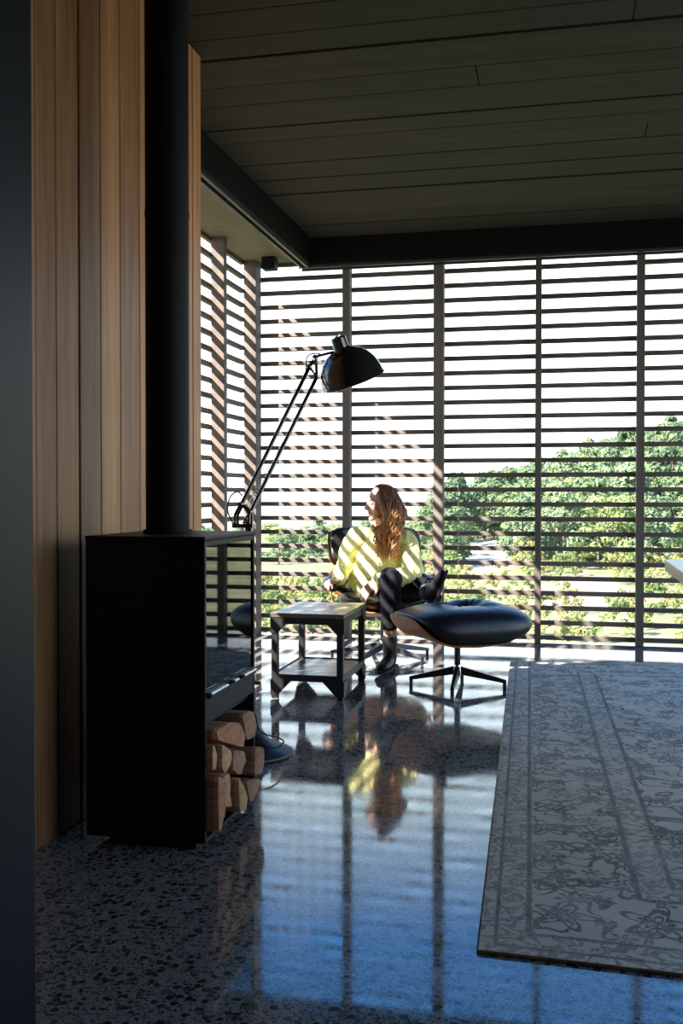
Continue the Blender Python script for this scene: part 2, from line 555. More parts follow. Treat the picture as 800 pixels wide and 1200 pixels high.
# door: frame, pane, handle
door = MB()
gy0, gy1, gz0, gz1 = SY0+0.016, SY1-0.014, 0.475, 0.900
door.box((SX1-0.022, SY0+T, gz1), (SX1-0.001, SY1-T, SZ-T-0.001))
door.box((SX1-0.022, SY0+T, 0.452), (SX1-0.001, SY1-T, gz0))
door.box((SX1-0.022, SY0+T, gz0), (SX1-0.001, gy0, gz1)); door.box((SX1-0.022, gy1, gz0), (SX1-0.001, SY1-T, gz1))
door = door.build('door', M_STOVE, stove)
MB().box((SX1-0.010, gy0, gz0), (SX1-0.005, gy1, gz1)).build('glass', M_STOVEGLASS, door)
hb = MB().box((SX1-0.001, SY0+0.02, 0.4525), (SX1+0.012, SY1-0.02, 0.462)).build('handle', M_STOVE, door, bevel=0.002)
for a, b in ((0.02, 0.17), (0.235, 0.275), (0.335, 0.46)):
    MB().box((SX1-0.001, SY0+a, 0.4625), (SX1+0.016, SY0+b, 0.4695)).build('air_slider', M_CHROME, door, bevel=0.002)
MB().box((SX1-0.02, SY0+T, ZD), (SX1-0.001, SY1-T, 0.450)).build('drawer', M_STOVE, stove, bevel=0.002)
# flue
fl = MB().tube([(-1.245, 3.07, SZ+0.001), (-1.245, 3.07, ZC-0.002)], 0.069, 40).build('flue_pipe', M_STEEL, stove, smooth=True, angle=R(40))
MB().tube([(-1.245, 3.07, SZ), (-1.245, 3.07, SZ+0.012)], 0.078, 40).build('flue_collar', M_STEEL, stove, smooth=True, angle=R(40))
MB().tube([(-1.245, 3.07, 1.93), (-1.245, 3.07, 1.95)], 0.0705, 40).build('flue_joint', M_STEEL, fl, smooth=True, angle=R(40))

# split logs lying in the store, ends towards the room
def log_material(i, dark, light, bark):
    t = NT('split_log_%d' % i)
    v = t.coord()
    mp = t.mapping(v, (0.15, 1, 1))
    n1 = t.noise(mp, 55, 5, 0.65, 0.5)[0]
    n2 = t.noise(v, 9, 3)[0]
    c = t.ramp(n1, [(0.3, tuple(q*1.25 for q in dark)), (0.7, tuple(min(1, q*1.3) for q in light))])
    c = t.mix(t.ramp(n2, [(0.45, 0.0), (0.7, 0.6)]), c, bark)
    return t.finish(c, 0.85, 0, t.bump(n1, 0.5, 0.006))
LM = [log_material(0, (0.22, 0.085, 0.04), (0.50, 0.23, 0.11), (0.24, 0.075, 0.04)),
      log_material(1, (0.28, 0.145, 0.065), (0.58, 0.34, 0.17), (0.20, 0.10, 0.05)),
      log_material(2, (0.19, 0.095, 0.05), (0.42, 0.22, 0.12), (0.11, 0.06, 0.035))]
logs = [
 (0, .035, [(2.851,.358),(2.98,.356),(3.10,.328),(3.15,.27),(3.13,.236),(3.02,.272),(2.86,.325)], 'big reddish split log on top of the pile under the stove'),
 (2, .03, [(3.115,.352),(3.24,.338),(3.28,.285),(3.26,.24),(3.165,.250)], 'dark brown split log beside the big reddish one in the stove'),
 (1, .03, [(2.838,.318),(2.853,.316),(2.885,.272),(2.868,.236),(2.838,.240)], 'narrow pale split log against the side panel of the stove'),
 (1, .04, [(2.893,.312),(2.985,.270),(3.005,.245),(2.975,.216),(2.93,.206),(2.895,.230)], 'rounded tan split log below the big reddish one in the stove'),
 (2, .035, [(3.018,.262),(3.135,.229),(3.150,.187),(3.09,.156),(3.0,.202)], 'squat brown split log in the middle of the stove pile'),
 (2, .06, [(3.185,.230),(3.288,.205),(3.288,.150),(3.26,.118),(3.165,.138)], 'dark split log at the far end of the stove pile'),
 (0, .05, [(2.838,.233),(2.905,.204),(2.918,.175),(2.905,.100),(2.868,.046),(2.842,.060)], 'long reddish split log standing lowest by the side panel of the stove'),
 (1, .03, [(2.922,.204),(3.0,.196),(3.008,.110),(3.02,.079),(2.932,.100)], 'upright tan split log on the stove floor beside a pale wedge'),
 (1, .055, [(3.012,.188),(3.125,.081),(3.09,.046),(3.028,.060)], 'pale three-cornered wedge of firewood at the bottom of the stove'),
 (2, .05, [(3.11,.142),(3.265,.104),(3.26,.070),(3.15,.046)], 'small dark split log lowest at the far side of the stove'),
]
for i, (mi, out, poly, label) in enumerate(logs):
    cy = sum(p[0] for p in poly)/len(poly); cz = sum(p[1] for p in poly)/len(poly)
    # round the corners a little: subdivide the outline and jitter it along the log
    secs = []
    out = out*0.8-0.008
    xs_ = [SX1+out-0.33, SX1+out-0.17, SX1+out-0.012, SX1+out]
    pts2 = []
    for a, b in zip(poly, poly[1:]+poly[:1]):
        for tt in (0.12, 0.5, 0.88): pts2.append((a[0]+(b[0]-a[0])*tt, a[1]+(b[1]-a[1])*tt))
    n = len(pts2); vs = []; fs = []
    for j, xx in enumerate(xs_):
        k = 0.92 if j in (0, 3) else 0.965
        for q, (py, pz) in enumerate(pts2):
            jt = noise.noise(Vector((xx*9+i, q*0.9, i*3.1)))*0.004
            vs.append((xx+(noise.noise(Vector((q*.7, i, 3)))*0.006 if j == 3 else 0), cy+(py-cy)*(k-abs(jt)*4), cz+(pz-cz)*(k-abs(jt)*4)))
    for j in range(len(xs_)-1):
        for q in range(n): fs.append((j*n+q, j*n+(q+1) % n, (j+1)*n+(q+1) % n, (j+1)*n+q))
    fs.append(tuple(range(n))); fs.append(tuple(range(3*n, 4*n)))
    o = MB().add(vs, fs).build('firewood_log', LM[mi], base=(SX1-0.1, cy, cz))
    tag(o, label, 'log', 'split logs in the stove')

# ------------------------------------------------------------------ floor lamp with sprung arm
LX, LY = -1.252, 3.95
lamp = empty('floor_lamp', (LX, LY, 0))
tag(lamp, 'black floor lamp with parallel sprung arms and dome shade beside the stove', 'lamp')
Tz = Matrix.Translation((LX, LY, 0))
MB().lathe([(0.0, 0.0), (0.175, 0.0), (0.178, 0.006), (0.176, 0.016), (0.165, 0.022), (0.135, 0.032), (0.10, 0.048), (0.07, 0.072), (0.048, 0.105), (0.034, 0.15), (0.026, 0.21), (0.022, 0.27), (0.0, 0.27)], Tz, 48).build('base', M_BLACKALU, lamp, smooth=True, angle=R(50), weld=True)
MB().cyl((LX, LY, 0.25), (LX, LY, 0.93), 0.0185, 20).build('pole', M_LAMP, lamp, smooth=True, angle=R(50))
MB().cyl((LX, LY, 0.285), (LX, LY, 0.305), 0.026, 20).cyl((LX+0.02, LY-.01, 0.295), (LX+0.05, LY-.02, 0.295), 0.008, 12).build('clamp_knob', M_LAMP, lamp, smooth=True, angle=R(50))
A0, A1 = Vector((-1.285, LY, 1.012)), Vector((-1.247, LY, 0.981))     # foot of the two arm rods
# the arm leans away towards the window
B0, B1 = Vector((-1.091, 4.30, 1.603)), Vector((-1.059, 4.30, 1.558))
D = Vector((-1.062, 4.30, 1.647)); Hh = Vector((-0.975, 4.30, 1.666))
yo = Vector((0, 0.018, 0))
m = MB()
for s in (-1, 1):
    o = yo*s
    m.tube([Vector((LX-0.055, LY, 0.925))+o, Vector((LX-0.055, LY, 0.97))+o, A0+o], 0.006, 8)
    m.tube([Vector((LX+0.004, LY, 0.925))+o, A1+o], 0.006, 8)
    m.tube([A0+o, A1+o, Vector((LX-0.02, LY, 0.935))+o], 0.005, 8)
m.box((LX-0.065, LY-0.026, 0.918), (LX+0.02, LY+0.026, 0.934))
m.cyl(A0-yo*1.4, A0+yo*1.4, 0.009, 12).cyl(A1-yo*1.4, A1+yo*1.4, 0.009, 12)
m.build('lower_bracket', M_LAMP, lamp, smooth=True, angle=R(40))
for a, b in ((A0, B0), (A1, B1)):
    MB().tube([a, b], 0.0085, 12).build('arm_rod', M_LAMP, lamp, smooth=True, angle=R(40))
m = MB()
for s in (-1, 1):
    o = yo*0.7*s
    m.tube([B0+o, B1+o, D+o, B0+o], 0.0045, 8)
m.cyl(B0-yo, B0+yo, 0.008, 12).cyl(B1-yo, B1+yo, 0.008, 12).cyl(D-yo, D+yo, 0.007, 12)
m.box((D.x-0.016, D.y-0.006, D.z-0.004), (D.x+0.012, D.y+0.006, D.z+0.004))
m.build('upper_bracket', M_LAMP, lamp, smooth=True, angle=R(40))
MB().tube([D, Hh], 0.006, 10).build('head_rod', M_LAMP, lamp, smooth=True)
for s in (-1, 1):                                                    # springs between the rods
    p0 = Vector((-1.265, LY, 0.992))+yo*s*1.2; p1 = Vector((-1.150, LY+0.165, 1.272))+yo*s*1.2
    ax = (p1-p0); L = ax.length; ax.normalize(); e1 = Vector((0, 1, 0)); e2 = ax.cross(e1)
    q0, q1 = p0+ax*L*0.18, p0+ax*L*0.72
    pts = [p0, q0]
    for k in range(15*8):
        t = k/(15*8-1); an = 2*math.pi*15*t
        pts.append(q0.lerp(q1, t)+(e1*math.cos(an)+e2*math.sin(an))*0.0065)
    pts += [q1, p1]
    MB().tube(pts, 0.0016, 5).build('spring', M_ALU, lamp, smooth=True)
# shade: dome, cap, switch strap
hn = Vector((0.27, 0.30, -0.91)).normalized()          # where the opening looks
cap_c = Vector((-0.950, 4.305, 1.679))
zax = -hn; xax = Vector((0, 1, 0)).cross(zax).normalized(); yax = zax.cross(xax)
MH = Matrix((xax, yax, zax)).transposed().to_4x4(); MH = MH @ Matrix.Scale(1.09, 4); MH.translation = cap_c
dome = [(0.020, 0.0), (0.040, -0.004), (0.070, -0.018), (0.095, -0.040), (0.113, -0.068), (0.124, -0.098), (0.130, -0.128), (0.132, -0.136)]
inner = [(r-0.0025, z-0.002) for r, z in dome[::-1]]
shade = MB().lathe(dome+[(0.133, -0.137)]+inner[:1], MH, 48).build('shade', M_LAMP, lamp, smooth=True, angle=R(60))
MB().lathe(inner, MH, 48).build('shade_lining', M_LAMPIN, shade, smooth=True)
MB().lathe([(0.0, 0.046), (0.026, 0.046), (0.030, 0.042), (0.030, 0.004), (0.036, -0.003)], MH, 32).build('shade_cap', M_LAMP, shade, smooth=True, angle=R(40))
m = MB()
m.box((-0.006, -0.036, -0.02), (0.006, -0.031, 0.052), MH).box((-0.006, -0.036, 0.047), (0.006, 0.036, 0.053), MH).box((-0.006, 0.031, -0.02), (0.006, 0.036, 0.052), MH)
m.build('yoke', M_ALU, lamp)
MB().ball(MH @ Vector((0, 0, -0.075)), (0.03, 0.03, 0.04), MH.to_3x3()).build('bulb', M_BULB, lamp, smooth=True)
# cords
c1 = catmull([(LX-0.06, LY-.02, 0.93), (LX-0.085, LY-.02, 0.985), (LX-0.075, LY-.02, 1.04), (LX-0.045, LY-.02, 1.063), A0+Vector((0.01, -.02, 0.035))])
c2 = catmull([B0+Vector((-.012, -.012, -.05)), B0+Vector((-.012, -.012, 0.005)), B0+Vector((-.005, -.012, 0.045)), D+Vector((0.0, -.012, 0.012)), D+Vector((0.03, -.01, 0.006))])
for cc in (c1, c2): MB().tube(cc, 0.003, 6).build('arm_cord', M_CORD, lamp, smooth=True)
c3 = catmull([(LX+0.03, LY-.02, 0.17), (LX+0.06, LY-.07, 0.12), (LX+0.10, LY-.09, 0.105), (LX+0.135, LY-.06, 0.09), (LX+0.145, LY-.01, 0.06), (LX+0.12, LY-.05, 0.045), (LX+0.07, LY-.075, 0.068), (LX+0.035, LY-.055, 0.12)])
MB().tube(c3, 0.0032, 6).build('loose_cord', M_CORD, lamp, smooth=True)

# ------------------------------------------------------------------ iron and wood side table
TX0, TX1, TY0, TY1, TZ = -1.495, -1.115, 5.085, 5.665, 0.44
tab = empty('side_table', ((TX0+TX1)/2, (TY0+TY1)/2, 0))
tag(tab, 'black iron side table with dark wooden top, low shelf and corner gussets', 'side table')
LEG = 0.034
for x in (TX0, TX1-LEG):
    for y in (TY0, TY1-LEG):
        MB().box((x, y, 0), (x+LEG, y+LEG, TZ-0.03)).build('leg', M_IRON, tab, bevel=0.003, seg=1)
def rails(z0, z1, name):
    m = MB()
    m.box((TX0+LEG, TY0, z0), (TX1-LEG, TY0+0.006, z1)).box((TX0+LEG, TY1-0.006, z0), (TX1-LEG, TY1, z1))
    m.box((TX0, TY0+LEG, z0), (TX0+0.006, TY1-LEG, z1)).box((TX1-0.006, TY0+LEG, z0), (TX1, TY1-LEG, z1))
    return m.build(name, M_IRON, tab)
rails(TZ-0.056, TZ-0.022, 'top_frame'); rails(0.09, 0.124, 'shelf_frame')
nb = 4
for k in range(nb):                                     # planks run across
    a = TY0-0.004+(TY1-TY0+0.008)*k/nb; b = TY0-0.004+(TY1-TY0+0.008)*(k+1)/nb
    MB().box((TX0-0.004, a+0.0008, TZ-0.022), (TX1+0.004, b-0.0008, TZ)).build('top_plank', M_TABLEWOOD, tab, bevel=0.0015, seg=1)
    a = TY0+0.007+(TY1-TY0-0.014)*k/nb; b = TY0+0.007+(TY1-TY0-0.014)*(k+1)/nb
    MB().box((TX0+LEG*0+0.007, a+0.001, 0.102), (TX1-0.007, b-0.001, 0.118)).build('shelf_plank', M_TABLEWOOD, tab, bevel=0.0015, seg=1)
g = 0.075
for (cx, sx) in ((TX0, 1), (TX1, -1)):
    for zt, sz in ((TZ-0.024, -1), (0.094, -1)):
        for yy in (TY0-0.005, TY1):
            poly = [(cx, yy, zt), (cx+sx*(g+LEG), yy, zt), (cx+sx*LEG, yy, zt+sz*(g+0.004)), (cx, yy, zt+sz*(g+0.004))]
            MB().prism(poly, (0, 0.005, 0)).build('gusset', M_IRON, tab)
        for xx in ((TX0-0.005) if sx > 0 else TX1,):
            for (cy, sy) in ((TY0, 1), (TY1, -1)):
                poly = [(xx, cy, zt), (xx, cy+sy*(g+LEG), zt), (xx, cy+sy*LEG, zt+sz*(g+0.004)), (xx, cy, zt+sz*(g+0.004))]
                MB().prism(poly, (0.005, 0, 0)).build('gusset', M_IRON, tab)

# ------------------------------------------------------------------ rug
NL, NR, FL, FR = Vector((-0.197, 2.342, 0)), Vector((2.25, 2.22, 0)), Vector((-0.343, 6.425, 0)), Vector((2.25, 6.90, 0))
def rug_pt(a, b): return (NL*(1-a)+NR*a)*(1-b)+(FL*(1-a)+FR*a)*b
def rug_material():
    t = NT('faded_persian_rug')
    uv = t.coord('UV')
    sep = t.node('ShaderNodeSeparateXYZ'); t.link(uv, sep.inputs[0])
    u, v = sep.outputs[0], sep.outputs[1]
    W, L = 2.5, 4.2
    d = t.math('MINIMUM', t.math('MINIMUM', u, t.math('SUBTRACT', W, u)), t.math('MINIMUM', v, t.math('SUBTRACT', L, v)))
    wob = t.math('MULTIPLY_ADD', t.noise(uv, 26, 3)[0], 0.008, -0.004)
    dd = t.math('ADD', d, wob)
    def band(c, w):
        x = t.math('ABSOLUTE', t.math('SUBTRACT', dd, c))
        return t.math('SMOOTH_MIN', t.math('MULTIPLY', t.math('SUBTRACT', w, x), 260.0, clamp=True), 1.0, 0.05)
    def mx(a, b): return t.math('MAXIMUM', a, b)
    lines = mx(mx(band(0.038, 0.007), band(0.115, 0.009)), mx(band(0.395, 0.010), band(0.49, 0.010)))
    # flowers: petals around voronoi cell centres, drawn as outlines
    def flowers(scale, petals, rad, lw, rnd, seed):
        mp = t.mapping(uv, (1, 1, 1), (seed, seed*0.7, 0))
        wn_ = t.noise(mp, 14, 2)[1]
        mp2 = t.mix(0.035, mp, wn_)
        vo = t.voronoi(mp2, scale, rnd, 'F1', '2D')
        sub = t.node('ShaderNodeVectorMath', operation='SUBTRACT')
        t.link(mp2, sub.inputs[0]); t.link(vo['Position'], sub.inputs[1])
        s = t.node('ShaderNodeSeparateXYZ'); t.link(sub.outputs[0], s.inputs[0])
        ang = t.math('ARCTAN2', s.outputs[1], s.outputs[0])
        cr = t.node('ShaderNodeSeparateColor'); t.link(vo['Color'], cr.inputs[0])
        ang = t.math('MULTIPLY_ADD', ang, petals, t.math('MULTIPLY', cr.outputs[0], 6.28))
        # `Position` is in texture space, so the radius comes straight from the difference
        ln = t.node('ShaderNodeVectorMath', operation='LENGTH'); t.link(sub.outputs[0], ln.inputs[0])
        R0 = t.math('MULTIPLY', t.math('MULTIPLY_ADD', t.math('COSINE', ang), 0.28, 0.72), rad)
        R0 = t.math('MULTIPLY', R0, t.math('MULTIPLY_ADD', cr.outputs[1], 0.5, 0.65))
        out = t.math('ABSOLUTE', t.math('SUBTRACT', ln.outputs['Value'], R0))
        ring = t.math('MULTIPLY', t.math('SUBTRACT', lw, out), 300.0, clamp=True)
        in2 = t.math('ABSOLUTE', t.math('SUBTRACT', ln.outputs['Value'], t.math('MULTIPLY', R0, 0.5)))
        ring2 = t.math('MULTIPLY', t.math('SUBTRACT', lw*0.8, in2), 300.0, clamp=True)
        return mx(ring, ring2)
    def vines(scale, w, seed, dist=0.6):
        n = t.noise(t.mapping(uv, (1, 1, 1), (seed, 2.2*seed, 0)), scale, 1.2, 0.4, dist)[0]
        x = t.math('ABSOLUTE', t.math('SUBTRACT', n, 0.5))
        return t.math('MULTIPLY', t.math('SUBTRACT', w, x), 90.0, clamp=True)
    border = mx(mx(flowers(4.6, 5.0, 0.095, 0.010, 0.35, 0.31), flowers(9.5, 6.0, 0.040, 0.008, 0.8, 3.1)), vines(8.5, 0.028, 1.7))
    field = mx(mx(flowers(2.6, 7.0, 0.17, 0.010, 0.6, 5.3), flowers(6.5, 5.0, 0.06, 0.009, 0.9, 8.2)), vines(5.6, 0.024, 4.4, 1.0))
    small = mx(flowers(15.0, 4.0, 0.028, 0.006, 0.5, 2.7), vines(22, 0.06, 6.1))
    is_in = t.math('GREATER_THAN', dd, 0.49)
    is_border = t.math('MULTIPLY', t.math('GREATER_THAN', dd, 0.125), t.math('LESS_THAN', dd, 0.388))
    is_small = t.math('SUBTRACT', 1.0, t.math('MAXIMUM', is_in, is_border))
    pat = mx(t.math('MULTIPLY', border, is_border), t.math('MULTIPLY', field, is_in))
    pat = mx(pat, t.math('MULTIPLY', t.math('MULTIPLY', small, is_small), 0.75))
    pat = mx(pat, lines)
    worn = t.ramp(t.noise(uv, 5, 5, 0.7)[0], [(0.3, 0.5), (0.6, 1.0)])
    fleck = t.ramp(t.noise(uv, 120, 2)[0], [(0.35, 0.55), (0.6, 1.0)])
    f = t.math('MULTIPLY', t.math('MULTIPLY', pat, worn), fleck)
    ground = t.ramp(t.noise(uv, 3.0, 5)[0], [(0.3, (0.60, 0.51, 0.39)), (0.7, (0.80, 0.70, 0.55))])
    weave = t.noise(t.mapping(uv, (1, 4, 1)), 170, 2)[0]
    ground = t.mix(0.3, ground, t.ramp(weave, [(0.3, 0.25), (0.7, 0.75)]))
    c = t.mix(t.math('MULTIPLY', f, 0.95), ground, (0.052, 0.050, 0.056))
    return t.finish(c, 0.95, 0, t.bump(weave, 0.35, 0.004))
NA, NB = 30, 56
vs = []; fs = []
def rug_z(a, b):
    far = max(0, (b-0.955)/0.045)
    return 0.0085+far*0.012*max(0, math.sin(a*26+0.8))*math.exp(-a*2.0)
for j in range(NB+1):
    for i in range(NA+1):
        a, b = i/NA, j/NB
        p = rug_pt(a, b); vs.append((p.x, p.y, rug_z(a, b)))
for j in range(NB):
    for i in range(NA):
        k = j*(NA+1)+i; fs.append((k, k+1, k+NA+2, k+NA+1))
k0 = len(vs)
rim = [i for i in range(NA+1)]+[(j*(NA+1)+NA) for j in range(1, NB+1)]+[NB*(NA+1)+i for i in range(NA-1, -1, -1)]+[j*(NA+1) for j in range(NB-1, 0, -1)]
low = [(vs[i][0], vs[i][1], 0.001) for i in rim]
vs += low
for q in range(len(rim)): fs.append((rim[q], k0+q, k0+(q+1) % len(rim), rim[(q+1) % len(rim)]))
rug = MB().add(vs, fs).build('rug', rug_material(), base=(0.95, 4.5, 0), smooth=True, angle=R(30))
tag(rug, 'large faded grey rug with dark floral border on the concrete floor', 'rug')
uvl = rug.data.uv_layers.new(name='UVMap')
for lp in rug.data.loops:
    p = rug.data.vertices[lp.vertex_index].co
    x, y = p.x+0.95, p.y+4.5
    b = (y-NL.y)/(FL.y-NL.y)
    xl = NL.x+(FL.x-NL.x)*b
    uvl.data[lp.index].uv = (x-xl, (y-(NL.y+(NR.y-NL.y)*(x-NL.x)/(NR.x-NL.x)*(1-b)+0.11*b*(x-NL.x))) )
m = MB()
m.tube([(NL.x+0.002, NL.y, 0.0048), (NR.x, NR.y, 0.0048)], 0.0042, 8)
m.tube([(NL.x, NL.y+0.004, 0.0048), (FL.x, FL.y, 0.0048)], 0.0040, 8)
m.build('binding', simple('tan_rug_binding', (0.50, 0.38, 0.24), 0.9), rug, smooth=True, base=(0.95, 4.5, 0))

# ------------------------------------------------------------------ dining table at the right
dt = empty('dining_table', (0.95, 3.95, 0))
tag(dt, 'pale topped dining table with brown wooden edge, standing on the rug', 'table')
MB().box((0.44, 2.95, 0.700), (1.45, 4.945, 0.742)).build('table_edge', M_OAK, dt, bevel=0.002)
MB().box((0.438, 2.948, 0.742), (1.452, 4.947, 0.752)).build('table_top', M_WHITE, dt, bevel=0.002)
for x in (0.60, 1.29):
    for y in (3.1, 4.75):
        MB().tube([(x, y, 0.0095), (x, y, 0.70)], [0.022, 0.034], 16).build('leg', M_OAK, dt, smooth=True, angle=R(40))
# ------------------------------------------------------------------ lounge chair and ottoman
def gauss(x, y, cx, cy, s): return math.exp(-((x-cx)**2+(y-cy)**2)/(2*s*s))

def star_base(root, n, rad, hub_z, rot, local=True):
    """cast base: low arms rising to a hub, a column, small glides"""
    MB().cyl((0, 0, hub_z-0.01), (0, 0, 0.27), 0.017, 20).build('column', M_BLACKALU, root, smooth=True, angle=R(40), base=(0, 0, 0))
    MB().cyl((0, 0, hub_z-0.035), (0, 0, hub_z+0.02), 0.030, 20, 0.022).build('hub', M_ALU, root, smooth=True, angle=R(40), base=(0, 0, 0))
    for k in range(n):
        a = rot+2*math.pi*k/n
        d = Vector((math.cos(a), math.sin(a), 0)); s = Vector((-d.y, d.x, 0))
        p0, p1 = d*0.012+Vector((0, 0, hub_z)), d*rad+Vector((0, 0, 0.042))
        vs = []
        for p, w, h0, h1 in ((p0, 0.021, -0.032, 0.012), (p0.lerp(p1, 0.5), 0.016, -0.022, 0.010), (p1, 0.011, -0.012, 0.007)):
            vs += [p-s*w+Vector((0, 0, h0)), p+s*w+Vector((0, 0, h0)), p+s*w*0.7+Vector((0, 0, h1)), p-s*w*0.7+Vector((0, 0, h1))]
        fs = [(0, 1, 2, 3), (8, 9, 10, 11)]
        for j in (0, 4):
            for q in range(4): fs.append((j+q, j+(q+1) % 4, j+4+(q+1) % 4, j+4+q))
        leg = MB().add(vs, fs).build('base_leg', M_BLACKALU, root, bevel=0.003, seg=2, base=(0, 0, 0))
        MB().cyl(d*(rad-0.010)+Vector((0, 0, 0)), d*(rad-0.010)+Vector((0, 0, 0.036)), 0.010, 12).build('glide', M_BLACKALU, leg, smooth=True, angle=R(40), base=(0, 0, 0))

# chair: local -y is the way it faces
CHX, CHY, CHR = -1.15, 6.44, R(21)
chair = empty('lounge_chair', (CHX, CHY, 0), CHR)
chair['_base'] = [0, 0, 0]
tag(chair, 'black leather lounge chair with walnut shells on a star base, seating the person', 'chair')
star_base(chair, 5, 0.34, 0.10, R(-90+36))
def seat_bend(lift, zc, tilt, fwd):
    def fn(p):
        q = Vector(p)
        q.z += lift*abs(q.x/0.28)**3 + 0.05*max(0, -(q.y+0.05)/0.25)**2*(-0.4) + 0.06*max(0, (q.y-0.08)/0.2)**2
        c, s = math.cos(tilt), math.sin(tilt)
        return Vector((q.x, q.y*c+q.z*s+fwd, -q.y*s+q.z*c+zc))
    return fn
MB().pillow((0.585, 0.56, 0.012), 0.42, 12, seat_bend(0.065, 0.285, R(11), 0.0)).build('seat_shell', M_WALNUT, chair, smooth=True, base=(0, 0, 0))
def seat_cushion(p):
    q = Vector(p)
    if q.z > 0:
        for bx in (-0.10, 0.10):
            q.z -= 0.022*gauss(q.x, q.y, bx, 0.02, 0.035)
        q.z += 0.012*math.cos(q.y*14)
    return seat_bend(0.045, 0.352, R(11), 0.0)(q)
sc = MB().pillow((0.54, 0.54, 0.115), 0.5, 5, seat_cushion).build('seat_cushion', M_LEATHER, chair, smooth=True, base=(0, 0, 0))
for bx in (-0.10, 0.10):
    MB().ball(seat_cushion(Vector((bx, 0.02, 0.0575))), (0.012, 0.012, 0.006)).build('button', M_LEATHER, sc, smooth=True, base=(0, 0, 0))
def back_fn(zc, yc, tilt, bend, thick_off):
    """plate whose local x is width, y is height; stands up leaning back by tilt, wraps forward at its sides"""
    def fn(p):
        q = Vector(p)
        fwdv = q.z+thick_off+bend*abs(q.x/0.28)**2.6       # towards the sitter
        up = q.y
        c, s = math.cos(tilt), math.sin(tilt)
        return Vector((q.x, yc-fwdv*c+up*s, zc+up*c+fwdv*s))
    return fn
for nm, zc, yc, tilt, hgt, wid in (('lumbar', 0.475, 0.270, R(17), 0.225, 0.62), ('headrest', 0.680, 0.355, R(24), 0.30, 0.63)):
    fs_ = back_fn(zc, yc, tilt, 0.050, 0.0)
    MB().pillow((wid, hgt, 0.012), 0.45, 12, fs_).build(nm+'_shell', M_WALNUT, chair, smooth=True, base=(0, 0, 0))
    fb = back_fn(zc, yc, tilt, 0.045, 0.048)
    def cushion_fn(p, fb=fb):
        q = Vector(p)
        if q.z > 0:
            for bx in (-0.11, 0.11): q.z -= 0.024*gauss(q.x, q.y, bx, 0, 0.032)
        return fb(q)
    cu = MB().pillow((wid-0.025, hgt-0.012, 0.085), 0.5, 4.5, cushion_fn).build(nm+'_cushion', M_LEATHER, chair, smooth=True, base=(0, 0, 0))
    for bx in (-0.11, 0.11):
        MB().ball(cushion_fn(Vector((bx, 0, 0.0425))), 0.011).build('button', M_LEATHER, cu, smooth=True, base=(0, 0, 0))
    # steel spine behind
for s in (-1, 1):
    sp_ = [(0.07*s, 0.20, 0.30), (0.07*s, 0.31, 0.40), (0.07*s, 0.34, 0.52), (0.07*s, 0.41, 0.68)]
    MB().tube(catmull(sp_), 0.011, 8).build('back_brace', M_BLACKALU, chair, smooth=True, base=(0, 0, 0))
    arm = [(0.30*s, 0.20, 0.515), (0.335*s, 0.10, 0.492), (0.345*s, -0.02, 0.478), (0.335*s, -0.13, 0.470)]
    P = catmull(arm); rr = lerp_list([(0.022, 0.020), (0.040, 0.026), (0.046, 0.028), (0.030, 0.022)], 6)
    ar = MB().tube(P, rr, 14, side=(1, 0, 0)).build('armrest', M_LEATHER, chair, smooth=True, base=(0, 0, 0))
    MB().tube(catmull([(0.33*s, 0.02, 0.465), (0.322*s, 0.06, 0.40), (0.27*s, 0.07, 0.315)]), [(0.018, 0.007)]*13, 8, side=(0, 1, 0)).build('arm_support', M_WALNUT, ar, smooth=True, base=(0, 0, 0))

# ottoman
OTX, OTY = -0.585, 5.585
ott = empty('ottoman', (OTX, OTY, 0), R(33))
ott['_base'] = [0, 0, 0]
tag(ott, 'black leather ottoman on a curved walnut shell with four-star base', 'ottoman')
star_base(ott, 4, 0.265, 0.105, R(-33))
def ott_shell_z(x, y): return 0.258+0.15*abs(x/0.335)**3.6-0.006*(y/0.26)**2
def ott_shell(p): return Vector((p.x, p.y, ott_shell_z(p.x, p.y)+p.z))
MB().pillow((0.67, 0.50, 0.014), 0.40, 12, ott_shell).build('shell', M_WALNUT, ott, smooth=True, base=(0, 0, 0))
OT = 0.075
def ott_cushion(p):
    q = Vector(p)
    x = q.x+0.03
    zb = ott_shell_z(x*0.97 if x < 0 else x*0.62, q.y)+0.010-0.03*abs(q.y/0.28)**4
    zt = 0.456-0.020*(x/0.31)**2-0.010*(q.y/0.26)**2
    zt -= 0.065*gauss(x, q.y, 0.06, 0.03, 0.045)+0.012*gauss(x, q.y, 0.06, 0.03, 0.12)
    zt += 0.022*gauss(x, q.y, 0.16, 0.15, 0.11)+0.012*gauss(x, q.y, 0.22, -0.02, 0.10)
    zt += 0.004*math.sin(math.atan2(q.y-0.03, x-0.06)*20)*gauss(math.hypot(x-0.06, q.y-0.03), 0, 0.13, 0, 0.05)
    f = (q.z/OT+1)/2
    return Vector((x, q.y, zb+(max(zt, zb+0.03)-zb)*f))
oc = MB().pillow((0.70, 0.565, OT*2), 0.55, 5.5, ott_cushion, 64, 18).build('cushion', M_LEATHER, ott, smooth=True, base=(0, 0, 0))
MB().ball(ott_cushion(Vector((0.03, 0.03, OT))), (0.014, 0.014, 0.008)).build('button', M_LEATHER, oc, smooth=True, base=(0, 0, 0))

